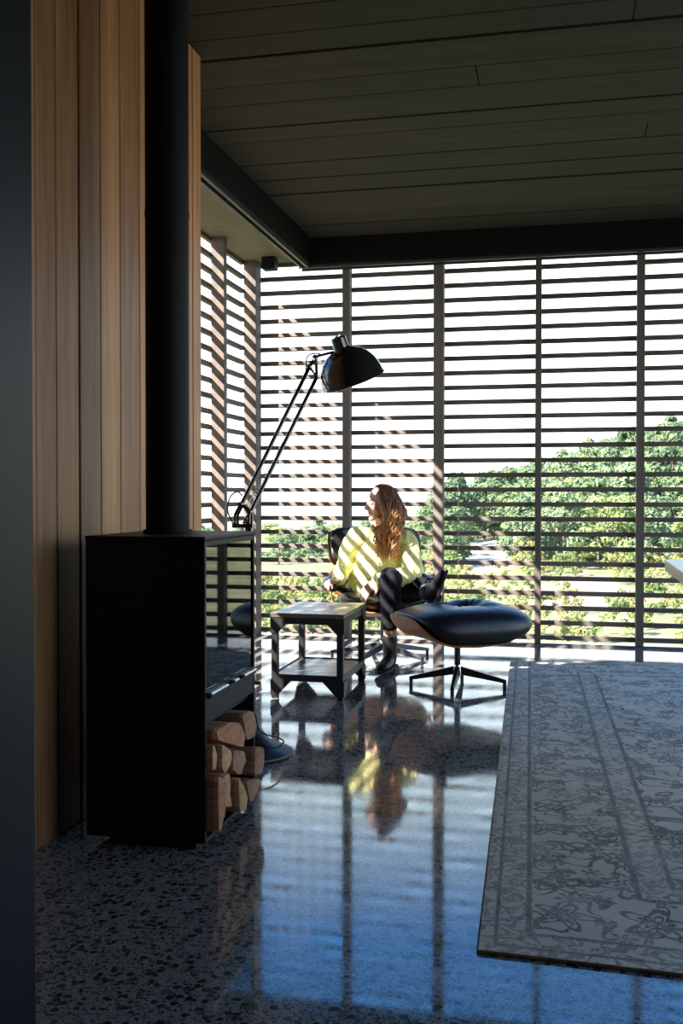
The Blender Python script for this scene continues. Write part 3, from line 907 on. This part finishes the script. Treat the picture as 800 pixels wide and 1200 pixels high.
# ------------------------------------------------------------------ seated person
M_SKIN = simple('skin', (0.50, 0.275, 0.19), 0.5, 0.0, 0.06, 20)
M_JACKET = simple('yellow_cotton', (0.82, 0.78, 0.33), 0.8, 0.0, 0.06, 9, 0.15, 240)
M_TROUSER = simple('black_denim', (0.005, 0.0055, 0.008), 0.85, 0.0, 0.25, 40, 0.2, 300, **{'Specular IOR Level': 0.2})
M_BOOT = simple('black_boot_leather', (0.006, 0.006, 0.007), 0.45, 0.0, 0.2, 30, **{'Specular IOR Level': 0.3})
M_SOLE = simple('black_rubber', (0.02, 0.02, 0.02), 0.7)
M_LIP = simple('lips', (0.50, 0.18, 0.16), 0.45)
M_EYEW = simple('eye_white', (0.75, 0.72, 0.68), 0.3)
M_IRIS = simple('dark_iris', (0.03, 0.02, 0.015), 0.2)
def hair_material():
    t = NT('auburn_hair')
    v = t.coord()
    n = t.noise(t.mapping(v, (60, 60, 6)), 1.0, 4, 0.6)[0]
    sepz = t.node('ShaderNodeSeparateXYZ'); t.link(v, sepz.inputs[0])
    tip = t.math('MULTIPLY_ADD', sepz.outputs[2], -3.2, 3.35, clamp=True)     # lighter towards the tips
    root = t.ramp(n, [(0.3, (0.05, 0.018, 0.008)), (0.7, (0.24, 0.090, 0.034))])
    tips = t.ramp(n, [(0.3, (0.34, 0.11, 0.025)), (0.7, (0.80, 0.40, 0.13))])
    return t.finish(t.mix(tip, root, tips), 0.42)
M_HAIR = hair_material()

PX, PY = -1.15, 6.30
person = empty('person', (PX, PY, 0))
tag(person, 'person in yellow jacket, black trousers and boots seated in lounge chair, looking aside', 'person')
def fuse(mb, name, mat, voxel, smooth_it, parent, fold=0.0, fscale=18.0, seed=0.0, cut=None):
    """join overlapping shapes into one continuous skin"""
    tmp = mb.build('tmp', None, base=(0, 0, 0))
    md = tmp.modifiers.new('r', 'REMESH'); md.mode = 'VOXEL'; md.voxel_size = voxel; md.use_smooth_shade = True
    ms = tmp.modifiers.new('s', 'SMOOTH'); ms.factor = 0.5; ms.iterations = smooth_it
    dg = bpy.context.evaluated_depsgraph_get(); dg.update()
    me = bpy.data.meshes.new_from_object(tmp.evaluated_get(dg))
    bpy.data.objects.remove(tmp)
    bm = bmesh.new(); bm.from_mesh(me)
    if fold:
        bm.normal_update()
        disp = []
        for v in bm.verts:
            c = v.co
            q = Vector((c.x*fscale+seed, c.y*fscale, c.z*fscale*0.75+0.8*c.x*fscale))
            f1 = 1-abs(noise.noise(q))*2.2
            f2 = noise.noise(q*2.3)
            disp.append(fold*(f1*0.8+f2*0.5))
        nr = [v.normal.copy() for v in bm.verts]
        for v, d, n_ in zip(bm.verts, disp, nr): v.co += n_*d
    bmesh.ops.translate(bm, verts=bm.verts, vec=(-PX, -PY, 0))
    bm.to_mesh(me); bm.free()
    me.name = name
    me.materials.clear(); me.materials.append(mat)
    me.shade_smooth()
    o = bpy.data.objects.new(name, me); col.objects.link(o); o.parent = parent
    return o
def limb(mb, pts, rads, n=6, side=None, seg=16):
    P = catmull(pts, n); rr = lerp_list(rads, n)
    mb.tube(P, rr, seg, side=side)
    f = lambda r: max(r) if isinstance(r, tuple) else r
    if side is None:
        mb.ball(P[0], f(rr[0])*0.995); mb.ball(P[-1], f(rr[-1])*0.995)
V = Vector
# joints
hipR, hipL = V((-1.265, 6.44, 0.470)), V((-1.115, 6.49, 0.470))
kneeP, ankP = V((-1.020, 5.965, 0.540)), V((-1.030, 6.000, 0.130))     # planted leg (her left)
kneeO, ankO = V((-0.800, 6.230, 0.485)), V((-0.810, 5.905, 0.480))     # leg on the ottoman (her right), crossed behind
shR, shL = V((-1.312, 6.395, 0.775)), V((-1.005, 6.455, 0.750))
elR, wrR = V((-1.385, 6.430, 0.600)), V((-1.400, 6.240, 0.520))
elL, wrL = V((-0.945, 6.290, 0.560)), V((-1.135, 6.105, 0.525))
neck0, neck1 = V((-1.160, 6.455, 0.815)), V((-1.155, 6.425, 0.910))
SIDE = V((0.96, 0.22, 0)).normalized()
# --- head frame
HC = V((-1.153, 6.395, 0.993))
hf = V((-0.84, -0.53, -0.05)).normalized(); hl = V((0, 0, 1)).cross(hf).normalized(); hu = hf.cross(hl).normalized()
MHd = Matrix((hf, hl, hu)).transposed()
def hp(f, l, u): return HC+hf*f+hl*l+hu*u
body = MB()
body.ball(hp(-0.012, 0, 0.030), (0.094, 0.075, 0.085), MHd, 24, 16)        # skull
body.ball(hp(0.030, 0, -0.012), (0.060, 0.060, 0.085), MHd, 24, 16)        # face
body.ball(hp(0.040, 0, -0.060), (0.044, 0.046, 0.044), MHd, 20, 12)        # jaw
body.ball(hp(0.070, 0, -0.090), (0.020, 0.020, 0.016), MHd)                # chin
body.ball(hp(0.045, 0.036, -0.026), (0.034, 0.022, 0.030), MHd)            # cheeks
body.ball(hp(0.045, -0.036, -0.026), (0.034, 0.022, 0.030), MHd)
body.ball(hp(0.072, 0, 0.034), (0.020, 0.045, 0.016), MHd)                 # brow
body.tube([hp(0.082, 0, 0.020), hp(0.096, 0, -0.002), hp(0.108, 0, -0.022), hp(0.092, 0, -0.032)], [0.008, 0.009, 0.0125, 0.010], 10)
body.ball(hp(0.094, 0.010, -0.026), 0.008); body.ball(hp(0.094, -0.010, -0.026), 0.008)
body.ball(hp(0.087, 0, -0.052), (0.011, 0.022, 0.007), MHd); body.ball(hp(0.085, 0, -0.063), (0.011, 0.019, 0.007), MHd)
body.ball(hp(-0.01, 0.077, -0.008), (0.018, 0.008, 0.030), MHd); body.ball(hp(-0.01, -0.077, -0.008), (0.018, 0.008, 0.030), MHd)
limb(body, [neck0-V((0, 0, 0.03)), neck1, HC+V((0, 0, -0.03))], [0.058, 0.046, 0.050])
chest = [V((-1.185, 6.47, 0.44)), V((-1.18, 6.49, 0.56)), V((-1.168, 6.475, 0.68)), V((-1.163, 6.455, 0.775)), V((-1.16, 6.45, 0.82))]
body.tube(catmull(chest), lerp_list([(0.145, 0.100), (0.115, 0.088), (0.135, 0.095), (0.140, 0.085), (0.055, 0.05)], 6), 24, side=SIDE)
limb(body, [shR, elR, wrR], [0.042, 0.036, 0.024]); limb(body, [shL, elL, wrL], [0.042, 0.036, 0.024])
limb(body, [hipL, kneeP], [0.072, 0.050]); limb(body, [kneeP, V((-1.025, 5.985, 0.33)), ankP], [0.049, 0.046, 0.034])
limb(body, [hipR, kneeO], [0.072, 0.050]); limb(body, [kneeO, kneeO.lerp(ankO, 0.5)+V((0, 0, 0.01)), ankO], [0.049, 0.045, 0.034])
body.ball((-1.19, 6.46, 0.46), (0.15, 0.12, 0.09))
def hand(mb, w, fdir, ndir, curl, thumb_side, spread=0.05):
    """w wrist, fdir towards the fingertips, ndir out of the back of the hand; five fingers of unequal length"""
    f = fdir.normalized(); n_ = (ndir-f*ndir.dot(f)).normalized(); s = n_.cross(f)*thumb_side      # s points to the thumb
    mb.tube([w-f*0.02, w+f*0.015, w+f*0.05, w+f*0.088], [(0.022, 0.016), (0.028, 0.015), (0.038, 0.0135), (0.036, 0.0105)], 16, side=s)
    for k, (o, L) in enumerate(((0.029, 0.068), (0.0098, 0.077), (-0.0098, 0.071), (-0.029, 0.056))):
        b = w+f*(0.082-0.004*abs(k-1))+s*o
        d = (f+s*(o*spread*40*0.25)).normalized(); p = b; pts = [b-d*0.02, b]
        ang = 0.0
        for j, seg_ in enumerate((0.45, 0.31, 0.24)):
            ang += curl[j]
            dd = d*math.cos(ang)-n_*math.sin(ang)
            p = p+dd*L*seg_; pts.append(p)
        r0 = 0.0092 if k < 3 else 0.0080
        mb.tube(pts, [r0, r0, r0*0.95, r0*0.88, r0*0.7], 10)
        mb.ball(pts[-1], r0*0.72); mb.ball(pts[2], r0*0.99)
    b = w+f*0.022+s*0.026
    d1 = (f*0.62+s*0.72-n_*0.25).normalized(); d2 = (f*0.90+s*0.30-n_*0.35).normalized()
    pts = [b-d1*0.012, b+d1*0.03, b+d1*0.03+d2*0.030, b+d1*0.03+d2*0.052]
    mb.tube(pts, [0.014, 0.0115, 0.0095, 0.007], 10); mb.ball(pts[-1], 0.0072)
hand(body, wrR, V((-0.35, -0.92, -0.12)), V((0, 0.05, 1)), (0.25, 0.6, 0.5), -1)
hand(body, wrL, V((-0.62, -0.42, -0.66)), V((-0.15, -0.75, 0.6)), (0.30, 0.35, 0.3), 1)
bo = fuse(body, 'body', M_SKIN, 0.0042, 4, person)
# face details
fd = {}
for s in (1, -1):
    eye = MB().ball(hp(0.078, 0.031*s, 0.008), (0.010, 0.014, 0.0085), MHd).build('eye', M_EYEW, bo, smooth=True)
    MB().ball(hp(0.0868, 0.031*s, 0.0075), (0.003, 0.006, 0.0062), MHd).build('iris', M_IRIS, bo, smooth=True)
    MB().tube(catmull([hp(0.083, 0.014*s, 0.027), hp(0.087, 0.030*s, 0.033), hp(0.074, 0.050*s, 0.027)], 4), [0.0022]*4+[0.003]*4+[0.0015], 6).build('eyebrow', M_HAIR, bo, smooth=True)
    MB().tube(catmull([hp(0.083, 0.017*s, 0.011), hp(0.0885, 0.031*s, 0.0165), hp(0.077, 0.046*s, 0.012)], 4), 0.0020, 6).build('eyelashes', M_IRIS, bo, smooth=True)
MB().ball(hp(0.0935, 0, -0.0525), (0.0065, 0.021, 0.0045), MHd).ball(hp(0.0915, 0, -0.0625), (0.0065, 0.0175, 0.0055), MHd).build('lips', M_LIP, bo, smooth=True)

# --- jacket
jk = MB()
torso = [V((-1.185, 6.45, 0.455)), V((-1.185, 6.465, 0.53)), V((-1.178, 6.48, 0.61)), V((-1.166, 6.465, 0.70)), V((-1.163, 6.455, 0.775)), V((-1.16, 6.455, 0.835))]
jk.tube(catmull(torso), lerp_list([(0.205, 0.150), (0.185, 0.135), (0.168, 0.125), (0.170, 0.122), (0.158, 0.100), (0.070, 0.066)], 6), 28, side=SIDE)
limb(jk, [shR+V((0.05, 0.01, 0.005)), shR, V((-1.365, 6.43, 0.69)), elR, V((-1.400, 6.335, 0.556)), wrR+(elR-wrR)*0.10], [0.062, 0.066, 0.062, 0.058, 0.050, 0.042])
limb(jk, [shL-V((0.05, 0.01, -0.005)), shL, V((-0.965, 6.40, 0.66)), elL, V((-1.03, 6.20, 0.54)), wrL+(elL-wrL)*0.10], [0.062, 0.066, 0.062, 0.060, 0.052, 0.042])
jk.ball((-1.235, 6.375, 0.485), (0.105, 0.085, 0.060)); jk.ball((-1.26, 6.36, 0.455), (0.075, 0.06, 0.035))
jo = fuse(jk, 'jacket', M_JACKET, 0.0062, 5, person, fold=0.0085, fscale=17.0, seed=2.0)
# collar: two turned-down flaps
fdir = V((0.22, -0.96, 0)).normalized()
for s in (-1, 1):
    P = []
    base = [neck0+V((0, 0.03, 0.055)), neck0+SIDE*0.062*s+V((0, 0.0, 0.045)), neck0+SIDE*0.066*s+fdir*0.04+V((0, 0, 0.018)), neck0+SIDE*0.022*s+fdir*0.088+V((0, 0, -0.038))]
    outr = [neck0+V((0, 0.075, 0.015)), neck0+SIDE*0.098*s+V((0, 0.01, 0.008)), neck0+SIDE*0.110*s+fdir*0.055+V((0, 0, -0.025)), neck0+SIDE*0.070*s+fdir*0.118+V((0, 0, -0.085))]
    a = catmull(base, 4); b = catmull(outr, 4); n = len(a)
    vs = a+b+[p+V((0, 0, -0.006)) for p in a]+[p+V((0, 0, -0.006)) for p in b]
    fs = []
    for i in range(n-1):
        fs += [(i, i+1, n+i+1, n+i), (2*n+i, 3*n+i, 3*n+i+1, 2*n+i+1), (n+i, n+i+1, 3*n+i+1, 3*n+i), (i, 2*n+i, 2*n+i+1, i+1)]
    fs += [(0, n, 3*n, 2*n), (n-1, 3*n-1, 4*n-1, 2*n-1)]
    MB().add(vs, fs).build('collar', M_JACKET, jo, smooth=True, angle=R(50))
for k in range(5):
    p = V((-1.150, 6.338, 0.745)).lerp(V((-1.150, 6.305, 0.49)), k/4)
    MB().ball(p, (0.0065, 0.004, 0.0065)).build('button', M_EYEW, jo, smooth=True)

# --- trousers
tr = MB()
tr.ball((-1.19, 6.455, 0.465), (0.175, 0.135, 0.095))
limb(tr, [hipL, hipL.lerp(kneeP, 0.55)+V((0, 0, 0.02)), kneeP], [0.088, 0.076, 0.060])
limb(tr, [kneeP, V((-1.022, 5.975, 0.42)), V((-1.026, 5.985, 0.285))], [0.062, 0.060, 0.050])
limb(tr, [hipR, hipR.lerp(kneeO, 0.55)-V((0, 0.02, 0.01)), kneeO], [0.086, 0.074, 0.058])
limb(tr, [kneeO, kneeO.lerp(ankO, 0.5), kneeO.lerp(ankO, 0.74)], [0.058, 0.054, 0.044])
fuse(tr, 'trousers', M_TROUSER, 0.0065, 5, person, fold=0.005, fscale=22.0, seed=5.0)

# --- boots
def boot(ank, shaft_dir, toe_dir, up_dir, h):
    """ankle point, direction up the shaft, direction to the toe, sole normal (up)"""
    td = toe_dir.normalized(); ud = (up_dir-td*up_dir.dot(td)).normalized(); sd = ud.cross(td)
    heel = ank-ud*h
    b = MB()
    limb(b, [ank+shaft_dir*0.075, ank, heel+ud*0.045], [0.046, 0.044, 0.040])
    b.tube(catmull([heel-td*0.045+ud*0.040, heel+td*0.03+ud*0.046, heel+td*0.10+ud*0.036, heel+td*0.17+ud*0.030, heel+td*0.20+ud*0.026], 5),
           lerp_list([(0.028, 0.030), (0.036, 0.040), (0.040, 0.030), (0.038, 0.024), (0.020, 0.014)], 5), 18, side=sd)
    bt = fuse(b, 'boot', M_BOOT, 0.006, 4, person)
    prof = [(-0.078, 0.022), (-0.06, 0.036), (0.0, 0.036), (0.06, 0.036), (0.11, 0.045), (0.17, 0.042), (0.20, 0.030), (0.215, 0.010)]
    out = [(x, w) for x, w in prof]+[(x, -w) for x, w in prof[::-1]]
    MB().prism([heel+td*x+sd*w for x, w in out], ud*0.016).build('sole', M_SOLE, bt)
    MB().prism([heel-ud*0.018+td*x+sd*w for x, w in ((-0.078, 0.03), (0.0, 0.034), (0.0, -0.034), (-0.078, -0.03))], ud*0.018).build('heel', M_SOLE, bt)
boot(V((-1.030, 6.000, 0.128)), V((0.0, 0, 1)), V((-0.12, -0.99, 0)), V((0, 0, 1)), 0.110)
boot(ankO+V((0.01, -0.01, 0.0)), (kneeO-ankO).normalized(), V((0.30, -0.50, 0.68)), V((-0.88, -0.10, 0.42)), 0.075)

# --- hair: cap and long waves
hr = random.Random(3)
cap = MB()
for k in range(1):
    vs = []; fs = []; nu, nv = 28, 14
    for j in range(nv+1):
        for i in range(nu+1):
            az = R(58)+(R(302)-R(58))*i/nu
            el = R(-25)+(R(90)-R(-25))*j/nv
            # hairline: opens towards the face, closed on the crown
            azz = az if el < R(45) else R(180)+(az-R(180))*(1+0.48*(el-R(45))/R(45))
            rr_ = 1.0+0.03*math.sin(azz*14+el*3)
            vs.append(hp(-0.012+0.103*rr_*math.cos(el)*math.cos(azz), 0.084*rr_*math.cos(el)*math.sin(azz), 0.030+0.096*rr_*math.sin(el)))
    for j in range(nv):
        for i in range(nu):
            a = j*(nu+1)+i; fs.append((a, a+1, a+nu+2, a+nu+1))
    cap.add(vs, fs)
hair = cap.build('hair', M_HAIR, person, smooth=True)
strands = MB()
for k in range(320):
    side_ = hr.random()
    az = R(62+hr.random()*236)
    el = R(5+hr.random()*75)
    p0 = hp(-0.012+0.100*math.cos(el)*math.cos(az), 0.082*math.cos(el)*math.sin(az), 0.030+0.095*math.sin(el))
    near = math.sin(az) > -0.25                       # on her left side, towards the room
    az2 = az
    p1 = hp(-0.015+0.112*math.cos(az2), 0.098*math.sin(az2), -0.01+hr.uniform(-0.02, 0.02))
    if near:
        p2 = hp(-0.03+0.085*math.cos(az2)+hr.uniform(-.02, .02), 0.105*math.sin(az2)+0.02, -0.10)
        e = V((hr.uniform(-1.165, -1.045), hr.uniform(6.285, 6.345), hr.uniform(0.63, 0.79)))
        p3 = V((e.x+hr.uniform(-.015, .02), e.y+0.02, (p2.z+e.z)/2+0.02))
    else:
        p2 = hp(-0.075+hr.uniform(-.03, .02), 0.06*math.sin(az2), -0.10)
        e = V((hr.uniform(-1.16, -1.00), 6.56, hr.uniform(0.68, 0.80)))
        p3 = p2.lerp(e, 0.5)+V((0, 0.02, 0))
    pts = catmull([p0, p1, p2, p3, e], 8)
    ph = hr.random()*6.28; am = hr.uniform(0.008, 0.019)
    n = len(pts); out = []
    for i, p in enumerate(pts):
        t = i/(n-1)
        w = am*min(1, t*2.2)
        out.append(p+V((math.sin(t*19+ph)*w, math.cos(t*17+ph)*w*0.8, math.sin(t*13+ph)*w*0.3)))
    r0 = hr.uniform(0.0035, 0.0075)
    strands.tube(out, [r0*(0.75+0.5*math.sin(math.pi*i/(n-1)))*(1-0.6*(i/(n-1))**3) for i in range(n)], 5)
strands.build('hair_waves', M_HAIR, hair, smooth=True)
# black cuff on the wrist resting on the arm
wd = (elR-wrR).normalized()
MB().tube([wrR+wd*0.012, wrR+wd*0.040], 0.034, 18).build('bracelet', M_BOOT, person, smooth=True, angle=R(40))
# ------------------------------------------------------------------ the land outside
def sstep(x, a, b):
    t = min(1.0, max(0.0, (x-a)/(b-a))); return t*t*(3-2*t)
def interp(x, xs, ys):
    return float(np.interp(x, xs, ys))
def land(x, y):
    D = math.hypot(x, max(y, 0.0))
    a = x/max(y, 4.0)
    plain = interp(D, [0, 8, 14, 30, 60, 120, 250, 9000], [-1.5, -1.5, -2.2, -3.6, -6.3, -10.5, -15.0, -16.0])
    k = sstep(a, -0.19, -0.10)*sstep(y, 4, 20)
    ridge = -5.2+8.0*min(1.8, max(-0.3, (a+0.117)/0.135))
    hill = interp(D, [0, 8, 14, 30, 60, 90, 130, 200, 260, 400, 9000], [-1.5, -1.5, -2.2, -3.4, -4.7, -5.0, -3.5+0.28*ridge, ridge, ridge-1.0, -12, -16])
    z = plain*(1-k)+hill*k
    if D > 12: z += 0.35*noise.noise(Vector((x*0.09, y*0.09, 0)))*min(1, (D-12)/20)+1.0*noise.noise(Vector((x*0.02, y*0.02, 4)))*min(1, (D-12)/120)
    return z
def land_material():
    t = NT('scrubby_hillside')
    v = t.coord()
    sep = t.node('ShaderNodeSeparateXYZ'); t.link(v, sep.inputs[0])
    n1 = t.noise(v, 0.35, 6, 0.65)[0]; n2 = t.noise(v, 0.03, 4)[0]
    c = t.ramp(n1, [(0.3, (0.07, 0.10, 0.035)), (0.5, (0.17, 0.175, 0.07)), (0.7, (0.28, 0.245, 0.12))])
    field = t.ramp(n2, [(0.35, (0.07, 0.105, 0.04)), (0.55, (0.15, 0.17, 0.08)), (0.7, (0.22, 0.20, 0.12))])
    far = t.math('MULTIPLY', t.math('SUBTRACT', sep.outputs[1], 130.0), 0.008, clamp=True)
    c = t.mix(far, c, field)
    # bare earth: a brown scar and a pale bank with ragged outlines
    def scar(cx, cy, rx, ry):
        dx = t.math('DIVIDE', t.math('SUBTRACT', sep.outputs[0], cx), rx); dy = t.math('DIVIDE', t.math('SUBTRACT', sep.outputs[1], cy), ry)
        d = t.math('ADD', t.math('MULTIPLY', dx, dx), t.math('MULTIPLY', dy, dy))
        d = t.math('ADD', d, t.math('MULTIPLY_ADD', t.noise(v, 0.25, 4)[0], 1.8, -0.9))
        return t.math('MULTIPLY', t.math('SUBTRACT', 1.1, d), 4.0, clamp=True)
    c = t.mix(scar(1.2, 63, 3.2, 15), c, (0.30, 0.205, 0.13))
    c = t.mix(scar(-7.6, 104, 4.2, 26), c, (0.52, 0.42, 0.30))
    return t.finish(c, 0.95)
ys_ = [-60, -30, -10, 0, 4, 7.6]+list(np.geomspace(8.2, 9000, 110))
vs = []; fs = []
nx = 120
for yy in ys_:
    for i in range(nx+1):
        a = -1.6+2.7*i/nx
        xx = a*max(yy, 25.0)
        vs.append((xx, yy, land(xx, yy)))
for j in range(len(ys_)-1):
    for i in range(nx):
        k = j*(nx+1)+i; fs.append((k, k+1, k+nx+2, k+nx+1))
ground = MB().add(vs, fs).build('ground', land_material(), smooth=True)
tag(ground, kind='structure')

# trees: a few crowns and trunks, every tree its own object
def leaf_mat(name, dark, light):
    t = NT(name)
    v = t.coord()
    n = t.noise(v, 1.6, 3)[0]
    rnd = t.rand()
    c = t.ramp(t.math('ADD', t.math('MULTIPLY', n, 0.75), t.math('MULTIPLY', rnd, 0.25)), [(0.3, dark), (0.7, light)])
    b = t.node('ShaderNodeBsdfDiffuse'); t.put(b.inputs['Color'], c)
    tl = t.node('ShaderNodeBsdfTranslucent'); t.put(tl.inputs['Color'], c)
    mxs = t.node('ShaderNodeMixShader'); mxs.inputs[0].default_value = 0.3
    t.link(b.outputs[0], mxs.inputs[1]); t.link(tl.outputs[0], mxs.inputs[2]); t.link(mxs.outputs[0], t.out.inputs[0])
    return t.m
M_PINE = leaf_mat('pine_needles', (0.095, 0.145, 0.080), (0.26, 0.335, 0.185))
M_LIGHTLEAF = leaf_mat('light_leaves', (0.16, 0.215, 0.085), (0.35, 0.42, 0.185))
M_SCRUB = leaf_mat('scrub_leaves', (0.20, 0.20, 0.08), (0.43, 0.41, 0.18))
M_SCRUBG = leaf_mat('green_scrub_leaves', (0.10, 0.15, 0.055), (0.26, 0.32, 0.13))
M_TRUNK = simple('tree_bark', (0.14, 0.11, 0.09), 0.9)
tr_rng = random.Random(21)
def crown_mesh(name, mat, shape, clumps, per, leaf):
    """unit-high crown of leaf tufts; shape(t) gives the radius at height t"""
    m = MB()
    for c in range(clumps):
        t = tr_rng.uniform(0.12, 1.0) if c > 2 else 0.97
        an = tr_rng.uniform(0, 6.283); rr = shape(t)*math.sqrt(tr_rng.uniform(0.25, 1))
        cc = Vector((rr*math.cos(an), rr*math.sin(an), t))
        cr = 0.085+0.05*tr_rng.random()
        for q in range(per):
            d = Vector((tr_rng.gauss(0, 1), tr_rng.gauss(0, 1), tr_rng.gauss(0, 1)*0.7+0.25)).normalized()
            p = cc+d*cr*(0.6+0.45*tr_rng.random())
            e1 = Vector((tr_rng.gauss(0, 1), tr_rng.gauss(0, 1), tr_rng.gauss(0, 1))).normalized(); e2 = e1.cross(d).normalized()
            e1 = (e1-d*e1.dot(d)*0.6).normalized()
            L = leaf*tr_rng.uniform(0.6, 1.3)
            m.add([p-e2*L*0.5, p+e2*L*0.5, p+e1*L], [(0, 1, 2)])
    me = m.mesh(name); me.materials.append(mat)
    return me
def trunk_mesh(name, r):
    m = MB()
    m.tube([(0, 0, -0.12), (0.01, 0, 0.3), (0, 0.012, 0.6), (0.005, 0, 0.93)], [r, r*0.8, r*0.55, r*0.15], 7)
    for k in range(7):
        a = k*2.4; z = 0.3+0.08*k; d = Vector((math.cos(a), math.sin(a), 0.45))
        m.tube([(0, 0, z), Vector((0, 0, z))+d*(0.24-0.02*k)], [r*0.4, r*0.12], 5)
    me = m.mesh(name); me.materials.append(M_TRUNK)
    return me
pine_shape = lambda t: 0.36*((1-t)/0.72)**0.75+0.02 if t > 0.28 else 0.36*(0.6+0.4*t/0.28)
round_shape = lambda t: 0.40*max(0.05, 1-((t-0.55)/0.5)**2)**0.5
PINES = [crown_mesh('pine_crown', M_PINE, pine_shape, 36, 70, 0.048) for _ in range(4)]
LIGHTS = [crown_mesh('leafy_crown', M_LIGHTLEAF, round_shape, 34, 70, 0.048) for _ in range(3)]
bush_shape = lambda t: 0.62*max(0.05, 1-(t*0.95)**2)**0.5
BUSH = [crown_mesh('bush_foliage', M_SCRUB, bush_shape, 24, 70, 0.06) for _ in range(3)]
BUSHG = [crown_mesh('bush_foliage', M_SCRUBG, bush_shape, 24, 70, 0.06) for _ in range(2)]
TRUNKS = [trunk_mesh('trunk', 0.022), trunk_mesh('trunk', 0.028)]
def tree(x, y, h, meshes, name, label, cat, group, wide=1.0, trunk=True):
    z = land(x, y)
    o = empty(name, (x, y, z), tr_rng.uniform(0, 6.28))
    o.scale = (h*wide, h*wide, h)
    tag(o, label, cat, group)
    c = bpy.data.objects.new('crown' if trunk else 'foliage', tr_rng.choice(meshes)); col.objects.link(c); c.parent = o
    if trunk:
        k = bpy.data.objects.new('trunk', tr_rng.choice(TRUNKS)); col.objects.link(k); k.parent = o
def blocked(x, y):
    if abs(x/max(y, 1)+0.073) < 0.030 and 62 < y < 122: return True
    return ((x+7.6)/4.6)**2+((y-104)/26)**2 < 0.8 or ((x-1.2)/3.2)**2+((y-63)/15)**2 < 0.9
def scatter(n, dr, ar, sep_):
    pts = []
    tries = 0
    while len(pts) < n and tries < n*60:
        tries += 1
        D = math.sqrt(tr_rng.uniform(dr[0]**2, dr[1]**2)); a = tr_rng.uniform(*ar)
        x, y = a*D, D
        if blocked(x, y): continue
        if all((x-p)**2+(y-q)**2 > sep_**2 for p, q in pts): pts.append((x, y))
    return pts
for x, y in scatter(215, (84, 212), (-0.125, 0.135), 3.7):
    light_ = tr_rng.random() < 0.30 and y < 170
    if light_: tree(x, y, tr_rng.uniform(4.0, 6.0), LIGHTS, 'leafy_tree', 'light green round leafy tree on the wooded hill beyond the slats', 'tree', 'leafy trees on the hill', 1.15)
    else:
        if y > 180: lb, gr = 'green pine tree standing against the sky along the hill crest', 'pines on the hill crest'
        elif y < 112: lb, gr = 'green pine tree at the lower edge of the wood, above the scrub', 'pines at the lower edge of the wood'
        else: lb, gr = 'green pine tree in the dense wood on the middle of the hillside', 'pines on the middle of the hillside'
        tree(x, y, tr_rng.uniform(5.0, 8.2), PINES, 'pine_tree', lb, 'tree', gr, tr_rng.uniform(0.9, 1.2))
for x, y in scatter(16, (110, 170), (-0.215, -0.13), 5):
    tree(x, y, tr_rng.uniform(4.0, 6.0), PINES, 'pine_tree', 'dark green pine tree at the foot of the hill behind the seated person', 'tree', 'pines at the foot of the hill', 1.25)
for x, y in scatter(34, (215, 330), (-0.40, -0.17), 7):
    tree(x, y, tr_rng.uniform(5.0, 8.0), LIGHTS if tr_rng.random() < 0.6 else PINES, 'valley_tree', 'distant green tree down on the valley floor', 'tree', 'trees on the valley floor', 1.6)
for x, y in scatter(250, (18, 110), (-0.44, 0.14), 1.5):
    g_ = tr_rng.random() < 0.4
    h = tr_rng.uniform(0.5, 1.2)*(0.8+y/70)
    where = 'on the bank just below the house' if y < 38 else ('on the slope around the bare brown earth' if y < 62 else 'on the lower slope in front of the wood')
    if g_: tree(x, y, h, BUSHG, 'scrub_bush', 'green scrub bush '+where, 'bush', 'green bushes '+where, 1.0, False)
    else: tree(x, y, h, BUSH, 'scrub_bush', 'yellowish dry scrub bush '+where, 'bush', 'dry bushes '+where, 1.0, False)

# thin summer haze over the far valley
def haze_material():
    t = NT('valley_haze')
    v = t.node('ShaderNodeVolumeScatter')
    v.inputs['Color'].default_value = (0.93, 0.97, 1.0, 1); v.inputs['Density'].default_value = 0.0011; v.inputs['Anisotropy'].default_value = 0.2
    t.link(v.outputs[0], t.out.inputs['Volume'])
    return t.m
hz = MB().box((-2500, 345, -30), (900, 5000, 10)).build('haze', haze_material())
tag(hz, 'thin pale haze hanging over the far valley floor', 'haze', kind='stuff')
